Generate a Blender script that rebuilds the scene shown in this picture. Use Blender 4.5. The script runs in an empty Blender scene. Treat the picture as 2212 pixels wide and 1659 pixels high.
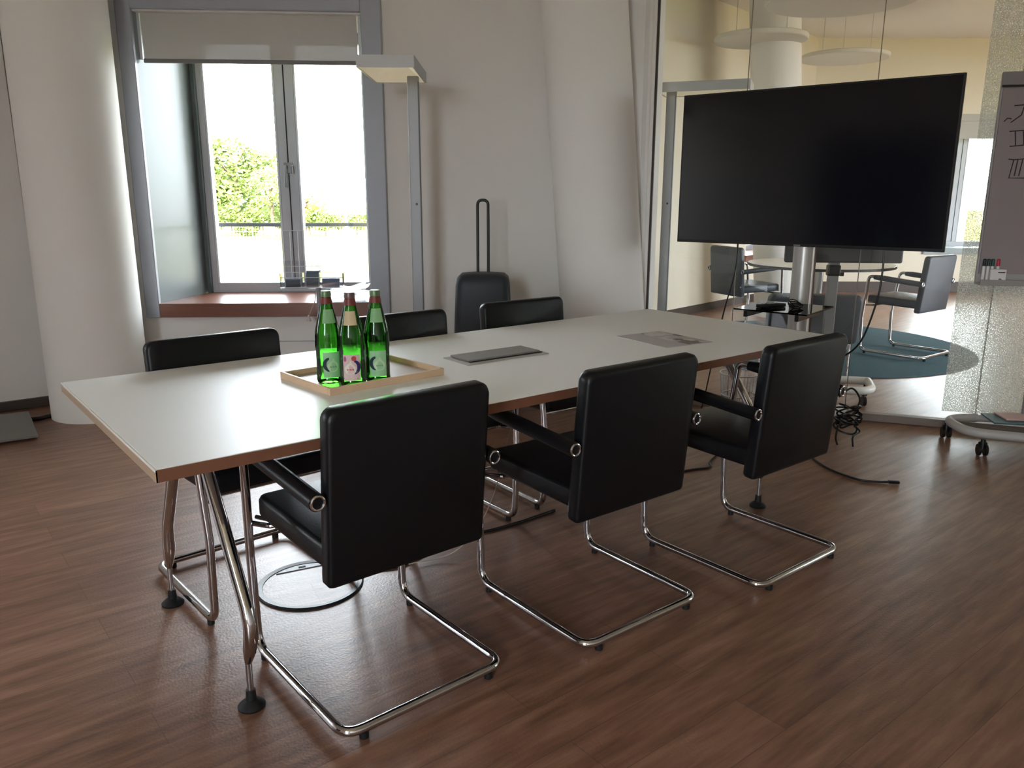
import bpy, bmesh, math, random
from mathutils import Vector, Matrix
S = bpy.context.scene
COL = S.collection
R = math.radians
PI = math.pi
random.seed(7)

# ------------------------------------------------------------------ camera
CX, CY, CZ = -0.3973, -1.6758, 1.2929
YAW, PITCH, ROLL, FPX = 38.6371, 13.3174, 0.1186, 1718.4
cd = bpy.data.cameras.new('camera')
cam = bpy.data.objects.new('camera', cd)
COL.objects.link(cam)
y_, p_, r_ = R(YAW), R(PITCH), R(ROLL)
fw = Vector((math.sin(y_)*math.cos(p_), math.cos(y_)*math.cos(p_), -math.sin(p_)))
rt = Vector((math.cos(y_), -math.sin(y_), 0))
up = rt.cross(fw)
rt2 = math.cos(r_)*rt + math.sin(r_)*up
up2 = -math.sin(r_)*rt + math.cos(r_)*up
M = Matrix((rt2, up2, -fw)).transposed().to_4x4()
M.translation = Vector((CX, CY, CZ))
cam.matrix_world = M
cd.sensor_fit = 'HORIZONTAL'
cd.sensor_width = 36
cd.lens = FPX/2212*36
cd.clip_start = 0.05
cd.clip_end = 1000
S.camera = cam

# ------------------------------------------------------------------ view + light
S.view_settings.view_transform = 'Standard'
S.view_settings.look = 'None'
S.view_settings.gamma = 1
S.view_settings.use_curve_mapping = False
S.view_settings.exposure = 0.95
W = bpy.data.worlds.new('sky')
S.world = W
W.use_nodes = True
bg = W.node_tree.nodes['Background']
bg.inputs[0].default_value = (0.85, 0.92, 1.0, 1)
SKY = 14.0
bg.inputs[1].default_value = SKY
sd = bpy.data.lights.new('sun', 'SUN')
sd.energy = 16.0
sd.angle = R(3)
sd.color = (1, .95, .85)
sun = bpy.data.objects.new('sun', sd)
COL.objects.link(sun)
sun.rotation_euler = (R(38), R(-22), R(0))     # from behind the building, high

# ------------------------------------------------------------------ materials
def lin(c):
    return tuple(((v/255)/12.92 if v/255 <= .04045 else ((v/255+.055)/1.055)**2.4) for v in c)
MATS = {}
def mat(name, col, rough=.5, metal=0, spec=.5, noise=None, bump=None, emis=None, trans=0, ior=1.45, coat=0, alpha=1, sheen=0):
    if name in MATS: return MATS[name]
    m = bpy.data.materials.new(name)
    m.use_nodes = True
    nt = m.node_tree
    b = nt.nodes['Principled BSDF']
    c = lin(col)
    b.inputs['Base Color'].default_value = (*c, 1)
    b.inputs['Roughness'].default_value = rough
    b.inputs['Metallic'].default_value = metal
    b.inputs['Specular IOR Level'].default_value = spec
    b.inputs['Transmission Weight'].default_value = trans
    b.inputs['IOR'].default_value = ior
    b.inputs['Coat Weight'].default_value = coat
    b.inputs['Alpha'].default_value = alpha
    tc = nt.nodes.new('ShaderNodeTexCoord')
    sc, amt = noise or (9, .04)
    n = nt.nodes.new('ShaderNodeTexNoise')
    n.inputs['Scale'].default_value = sc
    n.inputs['Detail'].default_value = 4
    nt.links.new(tc.outputs['Object'], n.inputs['Vector'])
    mx = nt.nodes.new('ShaderNodeMix')
    mx.data_type = 'RGBA'
    mx.inputs[6].default_value = (*[max(0, v*(1-amt)) for v in c], 1)
    mx.inputs[7].default_value = (*[min(1, v*(1+amt)) for v in c], 1)
    nt.links.new(n.outputs['Fac'], mx.inputs[0])
    nt.links.new(mx.outputs[2], b.inputs['Base Color'])
    if bump:
        bn = nt.nodes.new('ShaderNodeTexNoise')
        bn.inputs['Scale'].default_value = bump[0]
        bn.inputs['Detail'].default_value = 3
        nt.links.new(tc.outputs['Object'], bn.inputs['Vector'])
        bp = nt.nodes.new('ShaderNodeBump')
        bp.inputs['Strength'].default_value = bump[1]
        bp.inputs['Distance'].default_value = bump[2] if len(bump) > 2 else .01
        nt.links.new(bn.outputs['Fac'], bp.inputs['Height'])
        nt.links.new(bp.outputs['Normal'], b.inputs['Normal'])
    if emis:
        b.inputs['Emission Color'].default_value = (*lin(emis[0]), 1)
        b.inputs['Emission Strength'].default_value = emis[1]
    MATS[name] = m
    return m

def glass_mat(name, tint=(1, 1, 1), ior=1.5, gloss=1.0, rough=0.0):
    """thin clear pane: fresnel mix of see-through and mirror"""
    m = bpy.data.materials.new(name)
    m.use_nodes = True
    nt = m.node_tree
    nt.nodes.remove(nt.nodes['Principled BSDF'])
    out = nt.nodes['Material Output']
    t = nt.nodes.new('ShaderNodeBsdfTransparent'); t.inputs[0].default_value = (*tint, 1)
    g = nt.nodes.new('ShaderNodeBsdfGlossy'); g.inputs['Roughness'].default_value = rough
    fr = nt.nodes.new('ShaderNodeFresnel'); fr.inputs['IOR'].default_value = ior
    mu = nt.nodes.new('ShaderNodeMath'); mu.operation = 'MULTIPLY'; mu.inputs[1].default_value = gloss
    mx = nt.nodes.new('ShaderNodeMixShader')
    nt.links.new(fr.outputs[0], mu.inputs[0]); nt.links.new(mu.outputs[0], mx.inputs[0])
    nt.links.new(t.outputs[0], mx.inputs[1]); nt.links.new(g.outputs[0], mx.inputs[2])
    nt.links.new(mx.outputs[0], out.inputs[0])
    MATS[name] = m
    return m

def film_mat(name):
    """decor film: see-through foil sprinkled with small pale translucent flakes"""
    m = bpy.data.materials.new(name)
    m.use_nodes = True
    nt = m.node_tree
    nt.nodes.remove(nt.nodes['Principled BSDF'])
    out = nt.nodes['Material Output']
    tc = nt.nodes.new('ShaderNodeTexCoord')
    n = nt.nodes.new('ShaderNodeTexNoise'); n.inputs['Scale'].default_value = 165; n.inputs['Detail'].default_value = 3
    nt.links.new(tc.outputs['Object'], n.inputs['Vector'])
    cr = nt.nodes.new('ShaderNodeValToRGB')
    cr.color_ramp.elements[0].position = .40; cr.color_ramp.elements[0].color = (.10, .10, .10, 1)
    cr.color_ramp.elements[1].position = .62; cr.color_ramp.elements[1].color = (.78, .78, .78, 1)
    nt.links.new(n.outputs['Fac'], cr.inputs[0])
    t = nt.nodes.new('ShaderNodeBsdfTransparent'); t.inputs[0].default_value = (.93, .95, .93, 1)
    d = nt.nodes.new('ShaderNodeBsdfTranslucent'); d.inputs[0].default_value = (.86, .86, .80, 1)
    d2 = nt.nodes.new('ShaderNodeBsdfDiffuse'); d2.inputs[0].default_value = (.80, .79, .73, 1)
    n2 = nt.nodes.new('ShaderNodeTexNoise'); n2.inputs['Scale'].default_value = 140
    nt.links.new(tc.outputs['Object'], n2.inputs['Vector'])
    m1 = nt.nodes.new('ShaderNodeMixShader')
    nt.links.new(n2.outputs['Fac'], m1.inputs[0]); nt.links.new(d.outputs[0], m1.inputs[1]); nt.links.new(d2.outputs[0], m1.inputs[2])
    mx = nt.nodes.new('ShaderNodeMixShader')
    nt.links.new(cr.outputs[0], mx.inputs[0]); nt.links.new(t.outputs[0], mx.inputs[1]); nt.links.new(m1.outputs[0], mx.inputs[2])
    nt.links.new(mx.outputs[0], out.inputs[0])
    return m

def floor_mat():
    m = bpy.data.materials.new('floor_planks')
    m.use_nodes = True
    nt = m.node_tree; L = nt.links
    b = nt.nodes['Principled BSDF']
    tc = nt.nodes.new('ShaderNodeTexCoord')
    br = nt.nodes.new('ShaderNodeTexBrick')
    br.offset = .37; br.squash = 1
    br.inputs['Scale'].default_value = 1
    br.inputs['Brick Width'].default_value = 1.22
    br.inputs['Row Height'].default_value = .15
    br.inputs['Mortar Size'].default_value = .0009
    br.inputs['Mortar Smooth'].default_value = .3
    br.inputs['Color1'].default_value = (0, 0, 0, 1)
    br.inputs['Color2'].default_value = (1, 1, 1, 1)
    br.inputs['Mortar'].default_value = (.5, .5, .5, 1)
    L.new(tc.outputs['Object'], br.inputs['Vector'])
    mp = nt.nodes.new('ShaderNodeMapping'); mp.inputs['Scale'].default_value = (1.3, 11, 1)
    L.new(tc.outputs['Object'], mp.inputs['Vector'])
    g = nt.nodes.new('ShaderNodeTexNoise'); g.inputs['Scale'].default_value = 2.4; g.inputs['Detail'].default_value = 7; g.inputs['Roughness'].default_value = .62
    L.new(mp.outputs[0], g.inputs['Vector'])
    sp = nt.nodes.new('ShaderNodeTexNoise'); sp.inputs['Scale'].default_value = 130; sp.inputs['Detail'].default_value = 2
    L.new(tc.outputs['Object'], sp.inputs['Vector'])
    cr = nt.nodes.new('ShaderNodeValToRGB')
    e = cr.color_ramp.elements
    e[0].position = .26; e[0].color = (*lin((96, 67, 52)), 1)
    e[1].position = .74; e[1].color = (*lin((160, 122, 99)), 1)
    k = cr.color_ramp.elements.new(.5); k.color = (*lin((131, 94, 75)), 1)
    add = nt.nodes.new('ShaderNodeMath'); add.operation = 'MULTIPLY_ADD'; add.inputs[1].default_value = .13
    L.new(br.outputs['Color'], add.inputs[0])
    sub = nt.nodes.new('ShaderNodeMath'); sub.operation = 'SUBTRACT'; sub.inputs[1].default_value = .065
    L.new(g.outputs['Fac'], sub.inputs[0]); L.new(sub.outputs[0], add.inputs[2])
    L.new(add.outputs[0], cr.inputs[0])
    mx = nt.nodes.new('ShaderNodeMix'); mx.data_type = 'RGBA'
    L.new(br.outputs['Fac'], mx.inputs[0]); L.new(cr.outputs[0], mx.inputs[6]); mx.inputs[7].default_value = (*lin((92, 66, 54)), 1)
    L.new(mx.outputs[2], b.inputs['Base Color'])
    b.inputs['Roughness'].default_value = .36
    b.inputs['Specular IOR Level'].default_value = .5
    bp = nt.nodes.new('ShaderNodeBump'); bp.inputs['Strength'].default_value = .32; bp.inputs['Distance'].default_value = .002
    L.new(sp.outputs['Fac'], bp.inputs['Height']); L.new(bp.outputs[0], b.inputs['Normal'])
    return m

WALL = mat('wall_paint', (232, 228, 224), .75, spec=.3, noise=(3, .02))
WALLB = mat('neighbour_paint', (232, 224, 206), .75, spec=.3, noise=(3, .02))
COLW = mat('column_paint', (242, 239, 235), .7, spec=.3, noise=(3, .02))
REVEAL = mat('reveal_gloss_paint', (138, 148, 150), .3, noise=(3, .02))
CEIL = mat('ceiling_paint', (238, 235, 230), .85, spec=.2, noise=(3, .02))
WGREY = mat('window_grey_metal', (178, 180, 186), .42, noise=(20, .03))
WGREY2 = mat('surround_grey_lacquer', (168, 172, 182), .38, noise=(20, .03))
WLIGHT = mat('gasket_light_grey', (205, 208, 212), .3)
FLOOR = floor_mat()
SKIRT = mat('skirting_dark', (70, 60, 56), .5)
SILLW = mat('sill_wood', (122, 78, 62), .3, noise=(30, .12))
CHROME = mat('chrome', (205, 205, 208), .09, metal=1)
STEEL = mat('brushed_steel', (190, 190, 192), .3, metal=1)
LEATHER = mat('black_leather', (13, 14, 17), .38, spec=.35, noise=(30, .15), bump=(180, .25, .0015))
LEATHERG = mat('grey_leather', (74, 80, 88), .42, noise=(30, .08), bump=(180, .2, .0015))
RUBBER = mat('black_rubber', (18, 18, 19), .6)
LAMINATE = mat('white_laminate', (244, 243, 240), .42, spec=.6, noise=(4, .015), bump=(420, .05, .0006))
EDGE = mat('edge_walnut', (118, 78, 58), .42, noise=(25, .15))
EDGEL = mat('edge_beech', (170, 146, 120), .4, noise=(25, .1))
ALU = mat('aluminium_silver', (146, 146, 148), .45, metal=.4)
LAMPW = mat('lamp_white_lacquer', (196, 196, 196), .45)
LAMPIN = mat('lamp_diffuser', (240, 232, 208), .5, emis=((255, 240, 205), .12))
BLACKP = mat('black_plastic', (16, 16, 18), .35)
SCREEN = mat('tv_screen', (18, 18, 25), .12, spec=.4, noise=(2, .05), coat=.0)
GREENG = None
PINEW = mat('tray_beech', (214, 182, 148), .45, noise=(18, .1))
PANE = glass_mat('window_glass', (.97, .98, .97), 1.45, .7)
PARTG = glass_mat('partition_glass', (.955, .965, .95), 1.45, .5)
ACRYL = glass_mat('clear_acrylic', (.90, .92, .94), 1.5, 1.4)
SMOKE = glass_mat('smoked_glass', (.14, .14, .14), 1.5, .6)
FILM = film_mat('glitter_film')
SUITC = mat('suitcase_shell', (46, 50, 58), .5, noise=(20, .05))
RUG = mat('teal_rug', (80, 106, 116), .95, spec=.1, noise=(60, .2), bump=(300, .5, .004))
WHITEP = mat('white_plastic', (222, 220, 216), .4)
PAPERW = mat('paper_white', (232, 229, 224), .8, spec=.2)
CHARTP = mat('flipchart_paper', (150, 140, 140), .75, spec=.2)
GRASSD = mat('dry_lawn', (96, 90, 44), .9, spec=.1, noise=(.25, .3))
LEAF = mat('leaf_green', (96, 112, 50), .6, spec=.2, noise=(.5, .35))
LEAFD = mat('leaf_dark', (70, 92, 40), .7, spec=.2, noise=(.6, .3))
BARK = mat('bark', (92, 76, 62), .9)
FENCEM = mat('fence_steel', (84, 88, 84), .6)

# ------------------------------------------------------------------ mesh helpers
def finish(name, bm, m, parent=None, smooth=False, mw=None, label=None, kind=None, angle=35):
    me = bpy.data.meshes.new(name)
    bmesh.ops.recalc_face_normals(bm, faces=bm.faces[:])
    bm.to_mesh(me); bm.free()
    if isinstance(m, (list, tuple)):
        for q in m: me.materials.append(q)
    else: me.materials.append(m)
    if smooth:
        for p in me.polygons: p.use_smooth = True
        try: me.set_sharp_from_angle(angle=R(angle))
        except Exception: pass
    o = bpy.data.objects.new(name, me)
    COL.objects.link(o)
    if parent is not None: o.parent = parent
    if mw is not None: o.matrix_world = mw
    if label: o['label'] = label
    if kind: o['kind'] = kind
    return o
def pieces(name, bm, m, parent=None, **kw):
    """link every separate island of the mesh as a part of its own"""
    bm.verts.ensure_lookup_table(); seen = set(); out = []
    for v in bm.verts:
        if v in seen: continue
        st = [v]; isl = set([v])
        while st:
            q = st.pop()
            for e in q.link_edges:
                w = e.other_vert(q)
                if w not in isl: isl.add(w); st.append(w)
        seen |= isl; out.append(isl)
    objs = []
    for isl in out:
        nb = bmesh.new(); mp = {v: nb.verts.new(v.co) for v in isl}
        for f in set(f for v in isl for f in v.link_faces): nb.faces.new([mp[v] for v in f.verts])
        objs.append(finish(name, nb, m, parent, **kw))
    bm.free()
    return objs
def struct(name, bm, m, parent=None, smooth=False, mw=None):
    return finish(name, bm, m, parent, smooth, mw, kind='structure' if parent is None else None)
def tag(o, label, cat, group=None, kind=None):
    o['label'] = label; o['category'] = cat
    if group: o['group'] = group
    if kind: o['kind'] = kind
    return o
def thing(name, label, cat, loc=(0, 0, 0), rz=0, group=None):
    o = bpy.data.objects.new(name, None)
    o.empty_display_size = .1
    COL.objects.link(o)
    o.location = loc; o.rotation_euler = (0, 0, rz)
    return tag(o, label, cat, group)
def box(bm, c, s, bev=0, seg=2, rot=None, mi=0):
    r = bmesh.ops.create_cube(bm, size=1)
    vs = r['verts']
    for v in vs: v.co = Vector((v.co.x*s[0], v.co.y*s[1], v.co.z*s[2]))
    fs = set(f for v in vs for f in v.link_faces)
    if bev:
        es = list(set(e for v in vs for e in v.link_edges))
        rr = bmesh.ops.bevel(bm, geom=es, offset=bev, segments=seg, affect='EDGES', profile=.5)
        vs = list(set(v for f in rr['faces'] for v in f.verts) | set(v for v in vs if v.is_valid))
    mt = Matrix.Translation(Vector(c)) @ (rot.to_4x4() if rot is not None else Matrix())
    bmesh.ops.transform(bm, matrix=mt, verts=vs)
    if mi:
        for f in set(f for v in vs for f in v.link_faces): f.material_index = mi
    return vs
def b2(bm, x0, x1, y0, y1, z0, z1, bev=0, seg=2, mi=0):
    return box(bm, ((x0+x1)/2, (y0+y1)/2, (z0+z1)/2), (abs(x1-x0), abs(y1-y0), abs(z1-z0)), bev, seg, mi=mi)
def fillet(pts, rad, n=6, closed=False):
    pts = [Vector(p) for p in pts]; N = len(pts); out = []
    for i, p in enumerate(pts):
        if not closed and i in (0, N-1): out.append(p); continue
        a, c = pts[i-1], pts[(i+1) % N]
        r = rad[i] if isinstance(rad, (list, tuple)) else rad
        da, dc = (a-p), (c-p)
        if r <= 0 or da.length < 1e-6 or dc.length < 1e-6: out.append(p); continue
        ang = da.angle(dc)
        t = min(r/math.tan(ang/2) if ang > .01 else 0, da.length*.49, dc.length*.49)
        A = p+da.normalized()*t; B = p+dc.normalized()*t
        for k in range(n+1):
            u = k/n
            out.append(A*(1-u)**2+p*2*u*(1-u)+B*u*u)
    return out
def tube(bm, pts, r, seg=12, closed=False, cap=True):
    pts = [Vector(p) for p in pts]; N = len(pts)
    rs = r if isinstance(r, (list, tuple)) else [r]*N
    rings = []; nrm = None
    for i in range(N):
        if closed: t = (pts[(i+1) % N]-pts[i-1])
        else: t = pts[min(i+1, N-1)]-pts[max(i-1, 0)]
        t.normalize()
        if nrm is None:
            nrm = t.cross(Vector((0, 0, 1)))
            if nrm.length < .1: nrm = t.cross(Vector((1, 0, 0)))
        nrm = (nrm-t*nrm.dot(t)).normalized()
        bn = t.cross(nrm)
        rings.append([bm.verts.new(pts[i]+(nrm*math.cos(2*PI*k/seg)+bn*math.sin(2*PI*k/seg))*rs[i]) for k in range(seg)])
    for i in range(N if closed else N-1):
        a, b = rings[i], rings[(i+1) % N]
        for k in range(seg): bm.faces.new((a[k], a[(k+1) % seg], b[(k+1) % seg], b[k]))
    if not closed and cap:
        bm.faces.new(rings[0][::-1]); bm.faces.new(rings[-1])
def lathe(bm, prof, seg=24, c=(0, 0, 0), a0=0, a1=2*PI):
    full = abs(a1-a0-2*PI) < 1e-6
    n = seg if full else seg+1
    rings = []
    for r, z in prof:
        if r < 1e-5: rings.append([bm.verts.new((c[0], c[1], c[2]+z))])
        else: rings.append([bm.verts.new((c[0]+r*math.cos(a0+(a1-a0)*k/seg), c[1]+r*math.sin(a0+(a1-a0)*k/seg), c[2]+z)) for k in range(n)])
    for a, b in zip(rings, rings[1:]):
        for k in range(seg):
            k2 = (k+1) % n
            if len(a) == 1 and len(b) == 1: continue
            if len(a) == 1: bm.faces.new((a[0], b[k2], b[k]))
            elif len(b) == 1: bm.faces.new((a[k], a[k2], b[0]))
            else: bm.faces.new((a[k], a[k2], b[k2], b[k]))
def prism(bm, poly, z0, z1, mi=0):
    a = [bm.verts.new((x, y, z0)) for x, y in poly]; b = [bm.verts.new((x, y, z1)) for x, y in poly]
    fs = [bm.faces.new(a[::-1]), bm.faces.new(b)]
    for i in range(len(poly)):
        j = (i+1) % len(poly); fs.append(bm.faces.new((a[i], a[j], b[j], b[i])))
    for f in fs: f.material_index = mi
    return a+b
def rrect(w, h, r, n=5, rb=None):
    """rounded rectangle outline, r on the upper corners, rb on the lower"""
    rb = r if rb is None else rb
    pts = []
    for cx, cy, a, q in ((w/2, h/2, 0, r), (-w/2, h/2, 90, r), (-w/2, -h/2, 180, rb), (w/2, -h/2, 270, rb)):
        ox, oy = cx-math.copysign(q, cx), cy-math.copysign(q, cy)
        for k in range(n+1):
            t = R(a+90*k/n); pts.append((ox+q*math.cos(t), oy+q*math.sin(t)))
    return pts
def slab(bm, outline, t, bev, M4):
    """plate with rounded outline (x, z) and thickness along y, edges softened"""
    layers = [(-t/2, bev), (-t/2+bev*.3, bev*.3), (-t/2+bev, 0), (t/2-bev, 0), (t/2-bev*.3, bev*.3), (t/2, bev)]
    cxm = sum(p[0] for p in outline)/len(outline); czm = sum(p[1] for p in outline)/len(outline)
    xs = [p[0]-cxm for p in outline]; zs = [p[1]-czm for p in outline]
    hw, hh = max(map(abs, xs)), max(map(abs, zs))
    rings = []
    for y, inset in layers:
        rings.append([bm.verts.new(M4 @ Vector((cxm+x*(hw-inset)/hw, y, czm+z*(hh-inset)/hh))) for x, z in zip(xs, zs)])
    for a, b in zip(rings, rings[1:]):
        for k in range(len(a)):
            j = (k+1) % len(a); bm.faces.new((a[k], a[j], b[j], b[k]))
    bm.faces.new(rings[0][::-1]); bm.faces.new(rings[-1])
def copy_tree(o, parent=None):
    c = o.copy(); COL.objects.link(c)
    c.parent = parent
    if parent is not None: c.matrix_parent_inverse = o.matrix_parent_inverse.copy()
    for ch in list(o.children): copy_tree(ch, c)
    return c
BM = bmesh.new
def frame(origin, deg):
    m = Matrix.Rotation(R(deg), 4, 'Z'); m.translation = Vector((origin[0], origin[1], 0)); return m

# wall frames: local x runs along the wall, local +y points OUT of the room
G0 = (3.412, 1.71)                      # corner of window wall and glass partition
WW = frame((3.527, 1.874), 180-35)                  # x = distance to the left along the window wall; +y is then towards the room -> use -y outward
GP = frame((4.076, .605), -59)          # glass partition; x to the right, +y away from our room
# ------------------------------------------------------------------ shell
def wall_with_hole(name, mw, x0, x1, z1, hx0, hx1, hz0, hz1, t, sgn, m, splay=0.0, mrev=None):
    """wall plate between local y=0 and y=sgn*t with one window opening (jamb at larger x splayed)"""
    bm = BM()
    def q(xa, xb, za, zb): b2(bm, xa, xb, 0, sgn*t, za, zb)
    q(x0, hx0, 0, z1)
    # splayed jamb as prism
    prism(bm, [(hx1, 0), (x1, 0), (x1, sgn*t), (hx1-splay, sgn*t)], 0, z1)
    q(hx0, hx1-splay*0, 0, hz0) if splay == 0 else prism(bm, [(hx0, 0), (hx1, 0), (hx1-splay, sgn*t), (hx0, sgn*t)], 0, hz0)
    q(hx0, hx1, hz1, z1) if splay == 0 else prism(bm, [(hx0, 0), (hx1, 0), (hx1-splay, sgn*t), (hx0, sgn*t)], hz1, z1)
    w = struct(name, bm, [m, mrev or m], mw=mw)
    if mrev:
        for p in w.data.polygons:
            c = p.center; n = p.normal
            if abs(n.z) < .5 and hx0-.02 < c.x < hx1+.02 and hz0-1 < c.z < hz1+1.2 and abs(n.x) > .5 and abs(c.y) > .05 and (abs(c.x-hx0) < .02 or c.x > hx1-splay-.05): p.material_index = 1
    return w
CH = 3.3
struct_w = wall_with_hole('wall_north', WW, -.04, 3.9, CH, 1.752, 3.083, .536, 2.34, .64, -1, WALL, .14, REVEAL)
def plain_wall(name, p, q, t, side=1, z0=0, z1=CH, m=WALL):
    p, q = Vector((*p, 0)), Vector((*q, 0)); d = q-p
    a = math.degrees(math.atan2(d.y, d.x)); bm = BM()
    b2(bm, 0, d.length, 0, side*t, z0, z1)
    return struct(name, bm, m, mw=frame(p, a))
bm = BM()
for i in range(2): b2(bm, -.02+.79*i, .76+.79*i, 0, .035, .01, 2.05, .003, 1)
o = struct('reflection_door', bm, mat('door_dark', (44, 44, 48), .5), mw=frame((-3.6, 1.55), -90))  # unseen door, added for the dark reflection in the television
bm = BM(); tube(bm, [(.70, .06, 1.0), (.70, .06, 1.12)], .008, 8); finish('door_handle', bm, STEEL, o, smooth=True)
plain_wall('wall_stub', (3.47, 1.72), (3.60, 3.6), .12, 1)
# neighbouring room
W1A, W1D = Vector((3.6, 3.53, 0)), 9.2
W1 = frame((3.6, 3.53), 9.2)
wall_with_hole('wall_neighbour_north', W1, 0, 6.2, CH, 4.45, 5.75, .5, 2.34, .55, 1, WALLB, 0, REVEAL)
WB = frame((9.65, 4.51), -38.65)
wall_with_hole('wall_neighbour_east', WB, -.3, 9.2, CH, 1.7, 3.05, .52, 2.36, .55, 1, WALLB, 0, REVEAL)
# far south side; its row of windows is unseen, added for fill daylight
def fill_window_wall(name, p, q, t, side, openings, z0, z1):
    p, q = Vector((*p, 0)), Vector((*q, 0)); d = q-p
    a = math.degrees(math.atan2(d.y, d.x)); bm = BM(); x = 0
    for xa, xb in openings:
        b2(bm, x, xa, 0, side*t, 0, CH); b2(bm, xa, xb, 0, side*t, 0, z0); b2(bm, xa, xb, 0, side*t, z1, CH); x = xb
    b2(bm, x, d.length, 0, side*t, 0, CH)
    return struct(name, bm, WALL, mw=frame(p, a))
SOUTH_FILL_OPEN = [(11.6, 14.0), (14.6, 16.8)]  # unseen openings, added to brighten the neighbouring room
fill_window_wall('wall_south', (-3.9, -4.5), (17.2, -4.5), .3, -1, SOUTH_FILL_OPEN, .6, 2.9)
plain_wall('wall_neighbour_end', (16.84, -1.24), (16.84, -4.5), .3, 1)
fill_window_wall('wall_west', (-3.6, 4.25), (-3.6, -4.5), .3, -1, [(6.6, 8.0)], .6, 2.9)  # west opening is unseen, added as fill light for this room
fill_window_wall('wall_left', (-3.6, 3.95), (.36, 3.95), .3, 1, [(.15, .95)], .6, 2.6)  # opening lies out of view, added for fill from the left
bm = BM()
OUT = [(-3.9, -4.8), (17.14, -4.8), (17.14, -1.2), (10.0, 5.1), (3.45, 4.05), (3.5, 3.2), (3.9, 2.3), (.8, 4.75), (-3.9, 4.25)]
prism(bm, OUT, -.12, 0)
struct('floor', bm, FLOOR)
bm = BM(); prism(bm, [(-3.9, -4.8), (17.14, -4.8), (17.14, -1.2), (10.0, 5.1), (3.45, 4.05), (3.5, 3.2), (3.9, 2.3), (.8, 4.75), (-3.9, 4.25)], CH, CH+.2)
struct('ceiling', bm, CEIL)
bm = BM(); b2(bm, -3.6, .38, 3.925, 3.95, 0, .06, .004)
struct('baseboard_left', bm, SKIRT)
bm = BM(); b2(bm, 0, .0+1.9, .0, .012, 0, .06); struct('baseboard_neighbour_stub', bm, SKIRT, mw=frame((3.6, 3.53), -94))
bm = BM(); b2(bm, 0, 6.0, -.012, 0, 0, .09); struct('baseboard_neighbour_north', bm, SKIRT, mw=W1)
bm = BM(); b2(bm, 0, 9.0, -.012, 0, 0, .14); struct('baseboard_neighbour_east', bm, SKIRT, mw=WB)
bm = BM(); b2(bm, 0, 3.8, .0, .012, 0, .06); struct('baseboard_north', bm, SKIRT, mw=WW)

# round columns, slightly leaning
def column(name, base, r0, r1, top, seg=48):
    bm = BM(); b = Vector((*base, 0)); t = Vector((*top, CH))
    rings = []
    for c, r in ((b, r0), (t, r1)):
        rings.append([bm.verts.new(c+Vector((r*math.cos(2*PI*k/seg), r*math.sin(2*PI*k/seg), 0))) for k in range(seg)])
    for k in range(seg): bm.faces.new((rings[0][k], rings[0][(k+1) % seg], rings[1][(k+1) % seg], rings[1][k]))
    bm.faces.new(rings[0][::-1]); bm.faces.new(rings[1])
    return finish(name, bm, COLW, smooth=True)
def W_(s, t=0):      # point on window wall: s to the left, t into the room
    v = WW @ Vector((s, t, 0)); return (v.x, v.y)
c = column('round_column', (.582, 3.56), .276, .262, (.582, 3.56))
tag(c, 'white round column at the left beside the window, standing upright', 'column')
b_, t_ = W_(.245, .22), W_(.53, .22)
c = column('round_column', b_, .266, .246, t_)
tag(c, 'cream round column leaning left, between window wall and glass partition', 'column')
c = column('round_column', (7.40, 3.35), .25, .25, (7.02, 3.42))
tag(c, 'leaning round column in the room behind the glass', 'column')

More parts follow.
